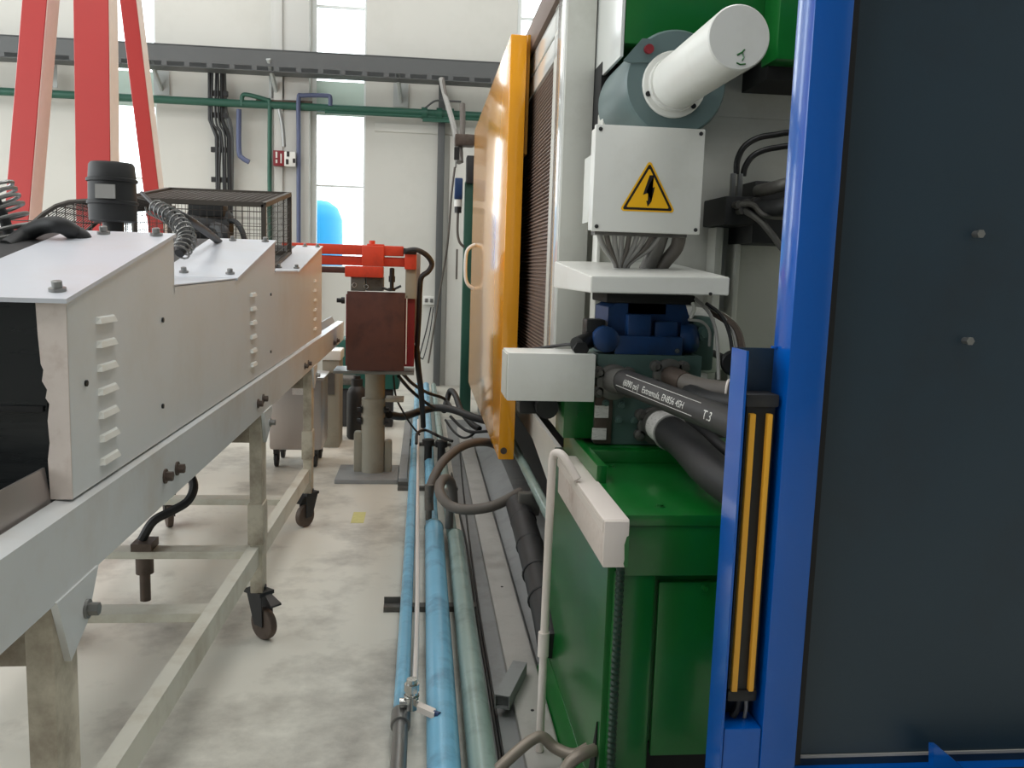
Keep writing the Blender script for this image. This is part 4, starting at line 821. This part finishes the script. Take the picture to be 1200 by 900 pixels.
for x in (.556, .886):
    for z in (1.646, 1.953):
        if sc is None: bm = B(); lathe(bm, (x, 2.852, z), (0, -1, 0), [(0, .0065), (.004, .0065), (.005, .005)], 12); sc = obj('lid_screw', bm, M_dark, lidb); q0 = Vector((x, 0, z))
        else: dup(sc, Vector((x, 0, z))-q0)
bx('rear_mount', M_grey_mach, eb, .60, .86, 2.96, 3.36, 1.68, 1.92)
sg = thing('warning_sign', 'yellow triangular high voltage sign with black lightning arrow on the electrical box', 'sign', (.722, 2.848, 1.70))
def tri(cx, cz, s, hgt, y, th): return [(cx-s/2, y, cz), (cx+s/2, y, cz), (cx, y, cz+hgt)]
def ptri(cx, cz, s, hgt, y, r=.008):
    P3 = [Vector((cx-s/2, y, cz)), Vector((cx+s/2, y, cz)), Vector((cx, y, cz+hgt))]; out = []
    for i in range(3):
        a, b, c_ = P3[i-1], P3[i], P3[(i+1) % 3]
        out += [b+(a-b).normalized()*r, b+((a-b).normalized()+(c_-b).normalized())*r*.38, b+(c_-b).normalized()*r]
    return out
bm = B(); prism(bm, ptri(.7215, 1.6985, .186, .166, 2.8495, .012), (0, -.0008, 0)); obj('sign_plate', bm, M_sign, sg)
bm = B(); prism(bm, ptri(.7215, 1.7035, .168, .149, 2.8485, .007), (0, -.0006, 0)); obj('sign_border', bm, M_ink, sg)
bm = B(); prism(bm, ptri(.7215, 1.711, .142, .126, 2.8478, .004), (0, -.0006, 0)); obj('sign_field', bm, M_sign, sg)
bm = B(); cx, cz = .7215, 1.7035
bolt = [(0.0012, 0.1112), (0.0153, 0.1112), (-0.0066, 0.061), (0.0202, 0.0748), (0.0081, 0.03), (0.0111, 0.028), (-0.0007, 0.0111), (-0.0059, 0.03), (-0.0012, 0.0295), (0.0027, 0.0566), (-0.018, 0.048)]
bm2 = bm; vs = [bm.verts.new((cx+x, 2.8470, cz+z)) for x, z in bolt]; bm.faces.new(vs); bmesh.ops.triangulate(bm, faces=bm.faces)
rt = bmesh.ops.extrude_face_region(bm, geom=list(bm.faces)); bmesh.ops.translate(bm, vec=(0, -.0006, 0), verts=[g for g in rt['geom'] if isinstance(g, bmesh.types.BMVert)])
obj('lightning_arrow', bm, M_ink, sg)
# cables under the electrical box
cb = thing('cable_fan', 'fan of grey cables gathered under the white electrical box', 'cables', (.65, 3.0, 1.5))
for k in range(9):
    x0 = .575+.028*k; x1 = .66+.006*k
    tb('cable', (M_wire, M_hose2, M_wire)[k % 3], cb, [(x0, 2.93, 1.64), (x0+(x1-x0)*.35, 2.96, 1.585), (x1-.004, 3.0, 1.53), (x1, 3.02, 1.49)], .009, 8)
tb('cable', M_hose2, cb, [(.86, 2.94, 1.64), (.86, 2.97, 1.59), (.83, 3.0, 1.54), (.80, 3.02, 1.49)], .024, 10); tb('cable', M_castiron, cb, [(.80, 2.95, 1.64), (.79, 2.98, 1.58), (.765, 3.02, 1.49)], .028, 10)
bx('gland_plate', M_castiron, cb, .56, .87, 2.89, 2.96, 1.622, 1.634)
# injection cylinder
cl = thing('plunger_cylinder', 'grey-green cylinder with pale plunger rod pointing forward above the electrical box', 'cylinder', (.82, 2.95, 1.9))
CX, CZ = .822, 2.128
bm = B(); lathe(bm, (CX, 3.40, CZ), (0, -1, 0), [(0, .172), (.44, .172), (.45, .165)], 48); obj('barrel', bm, M_cylteal, cl)
bm = B(); lathe(bm, (CX-.007, 2.955, CZ-.006), (0, -1, 0), [(0, .108), (.012, .108), (.016, .104), (.016, .09), (.04, .088)], 36); fl = obj('rod_flange', bm, M_white, cl)
bm = B(); lathe(bm, (CX-.004, 2.94, CZ-.003), (0, -1, 0), [(0, .0845), (.588, .0845), (.592, .081)], 40); rod = obj('plunger_rod', bm, M_white, cl)
bm = B()
for a in (-158, -45, 40): 
    x, z = CX-.007+.095*math.cos(R(a)), CZ-.006+.095*math.sin(R(a)); cy('flange_screw', M_black, cl, (x, 2.945, z), (x, 2.936, z), .009, seg=12)
bm = B(); prism(bm, [(.640, 2.952, 2.19), (.700, 2.952, 2.262), (.735, 2.952, 2.262), (.752, 2.952, 2.205), (.735, 2.952, 2.188), (.66, 2.952, 2.183)], (0, -.008, 0)); obj('eye_plate', bm, M_cylteal, cl)
bm = B(); cyl(bm, (.721, 2.945, 2.228), (.721, 2.925, 2.226), .015); obj('red_plug', bm, M_alarm, cl)
bm = B()
for pts_ in ([(.815, 2.0795), (.828, 2.087), (.835, 2.095)], [(.828, 2.087), (.834, 2.075), (.83, 2.066)], [(.815, 2.06), (.825, 2.056), (.84, 2.058)]):
    sweep(bm, [(x, 2.3475, z) for x, z in pts_], .0022, 4)
obj('paint_scratch', bm, M_green, rod)
# connector blocks and cables at right
kb = thing('connector_block', 'dark grey connector blocks with hoses on the grey panel beside the blue post', 'connector', (1.17, 3.2, 1.62))
bx('block', M_dark, kb, 1.068, 1.19, 3.1, 3.35, 1.683, 1.783, bev=.006); bx('block', M_dark, kb, 1.172, 1.42, 3.1, 3.35, 1.62, 1.84, bev=.006)
for (x, z) in ((1.101, 1.79), (1.126, 1.79)):
    bx('crimp', M_steel, kb, x-.009, x+.009, 3.12, 3.14, z-.01, z+.075, bev=.003)
tb('hose', M_black, kb, [(1.112, 3.13, 1.863), (1.112, 3.13, 1.911), (1.134, 3.13, 1.96), (1.182, 3.13, 1.992), (1.244, 3.13, 2.006), (1.329, 3.13, 2.016)]+[(1.55, 3.2, 2.0)], .011, 10); tb('hose', M_black, kb, [(1.137, 3.13, 1.858), (1.142, 3.13, 1.888), (1.164, 3.13, 1.925), (1.201, 3.13, 1.948), (1.254, 3.13, 1.962), (1.333, 3.13, 1.969)]+[(1.55, 3.2, 1.95)], .011, 10)
tb('hose', M_castiron, kb, [(1.176, 3.08, 1.801), (1.196, 3.0, 1.807), (1.265, 2.95, 1.823)]+[(1.55, 3.0, 1.86)], .022, 10); tb('hose', M_dark, kb, [(1.171, 3.08, 1.739), (1.201, 3.0, 1.738), (1.271, 2.95, 1.749)]+[(1.55, 3.0, 1.78)], .03, 10)
tb('hose', M_castiron, kb, [(1.107, 3.07, 1.751), (1.145, 3.04, 1.75), (1.175, 3.0, 1.713), (1.25, 3.0, 1.71), (1.295, 3.0, 1.724)]+[(1.55, 3.0, 1.74)], .01, 8); tb('hose', M_castiron, kb, [(1.127, 3.07, 1.733), (1.166, 3.02, 1.697), (1.208, 3.0, 1.647), (1.275, 3.0, 1.576)]+[(1.5, 3.1, 1.45), (1.52, 3.3, 1.2)], .012, 8)
for p in [(1.104, 3.08, 1.751), (1.118, 3.08, 1.731), (1.135, 3.08, 1.758), (1.169, 3.08, 1.766)]: cy('fitting', M_castiron, kb, (p[0], 3.1, p[2]), (p[0], 3.06, p[2]), .014, seg=8)
bx('support_rib', M_grey_mach, kb, 1.09, 1.12, 3.25, 3.35, 1.0, 1.68, bev=.004); bx('support_rib', M_grey_mach, kb, 1.17, 1.19, 3.25, 3.35, 1.0, 1.62, bev=.004)

# ================================================================== BLUE GUARD
bgd = thing('safety_guard', 'blue framed guard with large dark navy sheet panel at the right', 'guard', (1.2, 1.75, 0))
bm = B(); box(bm, .738, .817, 1.70, 1.785, 0, 2.6, .004); obj('post', bm, M_blue, bgd)
bm = B(); box(bm, .817, 2.1, 1.745, 1.75, .43, 2.6); obj('sheet_panel', bm, M_navy, bgd)
bm = B(); box(bm, .817, 2.1, 1.70, 1.785, 2.5, 2.6, .004); obj('top_rail', bm, M_blue, bgd)
bm = B(); box(bm, .817, 2.1, 1.70, 1.785, .33, .43, .004); obj('bottom_rail', bm, M_blue, bgd)
bm = B(); box(bm, .817, 2.1, 1.74, 1.7445, .45, .456); obj('panel_lip', bm, M_wire, bgd)
bm = B(); box(bm, .817, .835, 1.715, 1.744, .45, 2.5); obj('panel_shadow_strip', bm, M_void, bgd)  # black strip painted as the shadow gap between post and recessed panel
bm = B(); prism(bm, [(1.117, 1.7, 0.504), (1.129, 1.7, 0.503), (1.211, 1.7, 0.437), (1.214, 1.7, 0.407), (1.126, 1.7, 0.409)], (0, -.02, 0)); obj('gusset', bm, M_blue, bgd)
bx('floor_box', M_void, bgd, 1.16, 2.1, 1.60, 1.70, .30, .44)
for (x, z) in ((1.137, 1.602), (1.137, 1.381)):
    bm = B(); cyl(bm, (x, 1.745, z), (x, 1.725, z), .007, seg=10); cyl(bm, (x, 1.728, z), (x, 1.722, z), .009, seg=6); obj('panel_stud', bm, M_steel, bgd)
# curtain channel
bm = B(); prism(bm, [(.648, 1.70, 1.352), (.648, 1.785, 1.352), (.648, 1.785, .40), (.648, 1.75, .40), (.648, 1.74, .55), (.648, 1.785, .40)][:3]+[(.648, 1.70, .40)], (.005, 0, 0)); obj('channel_side', bm, M_blue, bgd)
bx('channel_back', M_navy, bgd, .653, .738, 1.78, 1.785, .40, 1.352)
bm = B(); box(bm, .655, .737, 1.702, 1.776, 0, .545, .005); obj('channel_cover', bm, M_blue, bgd)
bm = B(); cyl(bm, (.735, 1.77, 1.353), (.735, 1.77, 1.358), .008); obj('weld_bead', bm, M_blue, bgd)
lc = thing('light_curtain', 'black light curtain bar with two yellow strips in the blue channel', 'light curtain', (.70, 1.73, .61))
bm = B(); box(bm, .665, .728, 1.725, 1.778, .612, 1.245, .004); obj('bar', bm, M_black, lc)
bx('end_cap', M_dark, lc, .661, .732, 1.718, 1.778, 1.235, 1.262, bev=.005); bx('end_cap', M_black, lc, .664, .730, 1.72, 1.778, .595, .622, bev=.006)
bx('optic_strip', M_strip, lc, .669, .682, 1.712, 1.726, .622, 1.222, bev=.002); bx('optic_strip', M_strip, lc, .707, .718, 1.712, 1.726, .622, 1.222, bev=.002)
tb('lead', M_dark, lc, [(.70, 1.75, .60), (.70, 1.75, .57), (.69, 1.75, .546)], .008, 8); tb('lead', M_wire, lc, [(.715, 1.745, .60), (.717, 1.745, .57), (.715, 1.745, .546)], .004, 8)
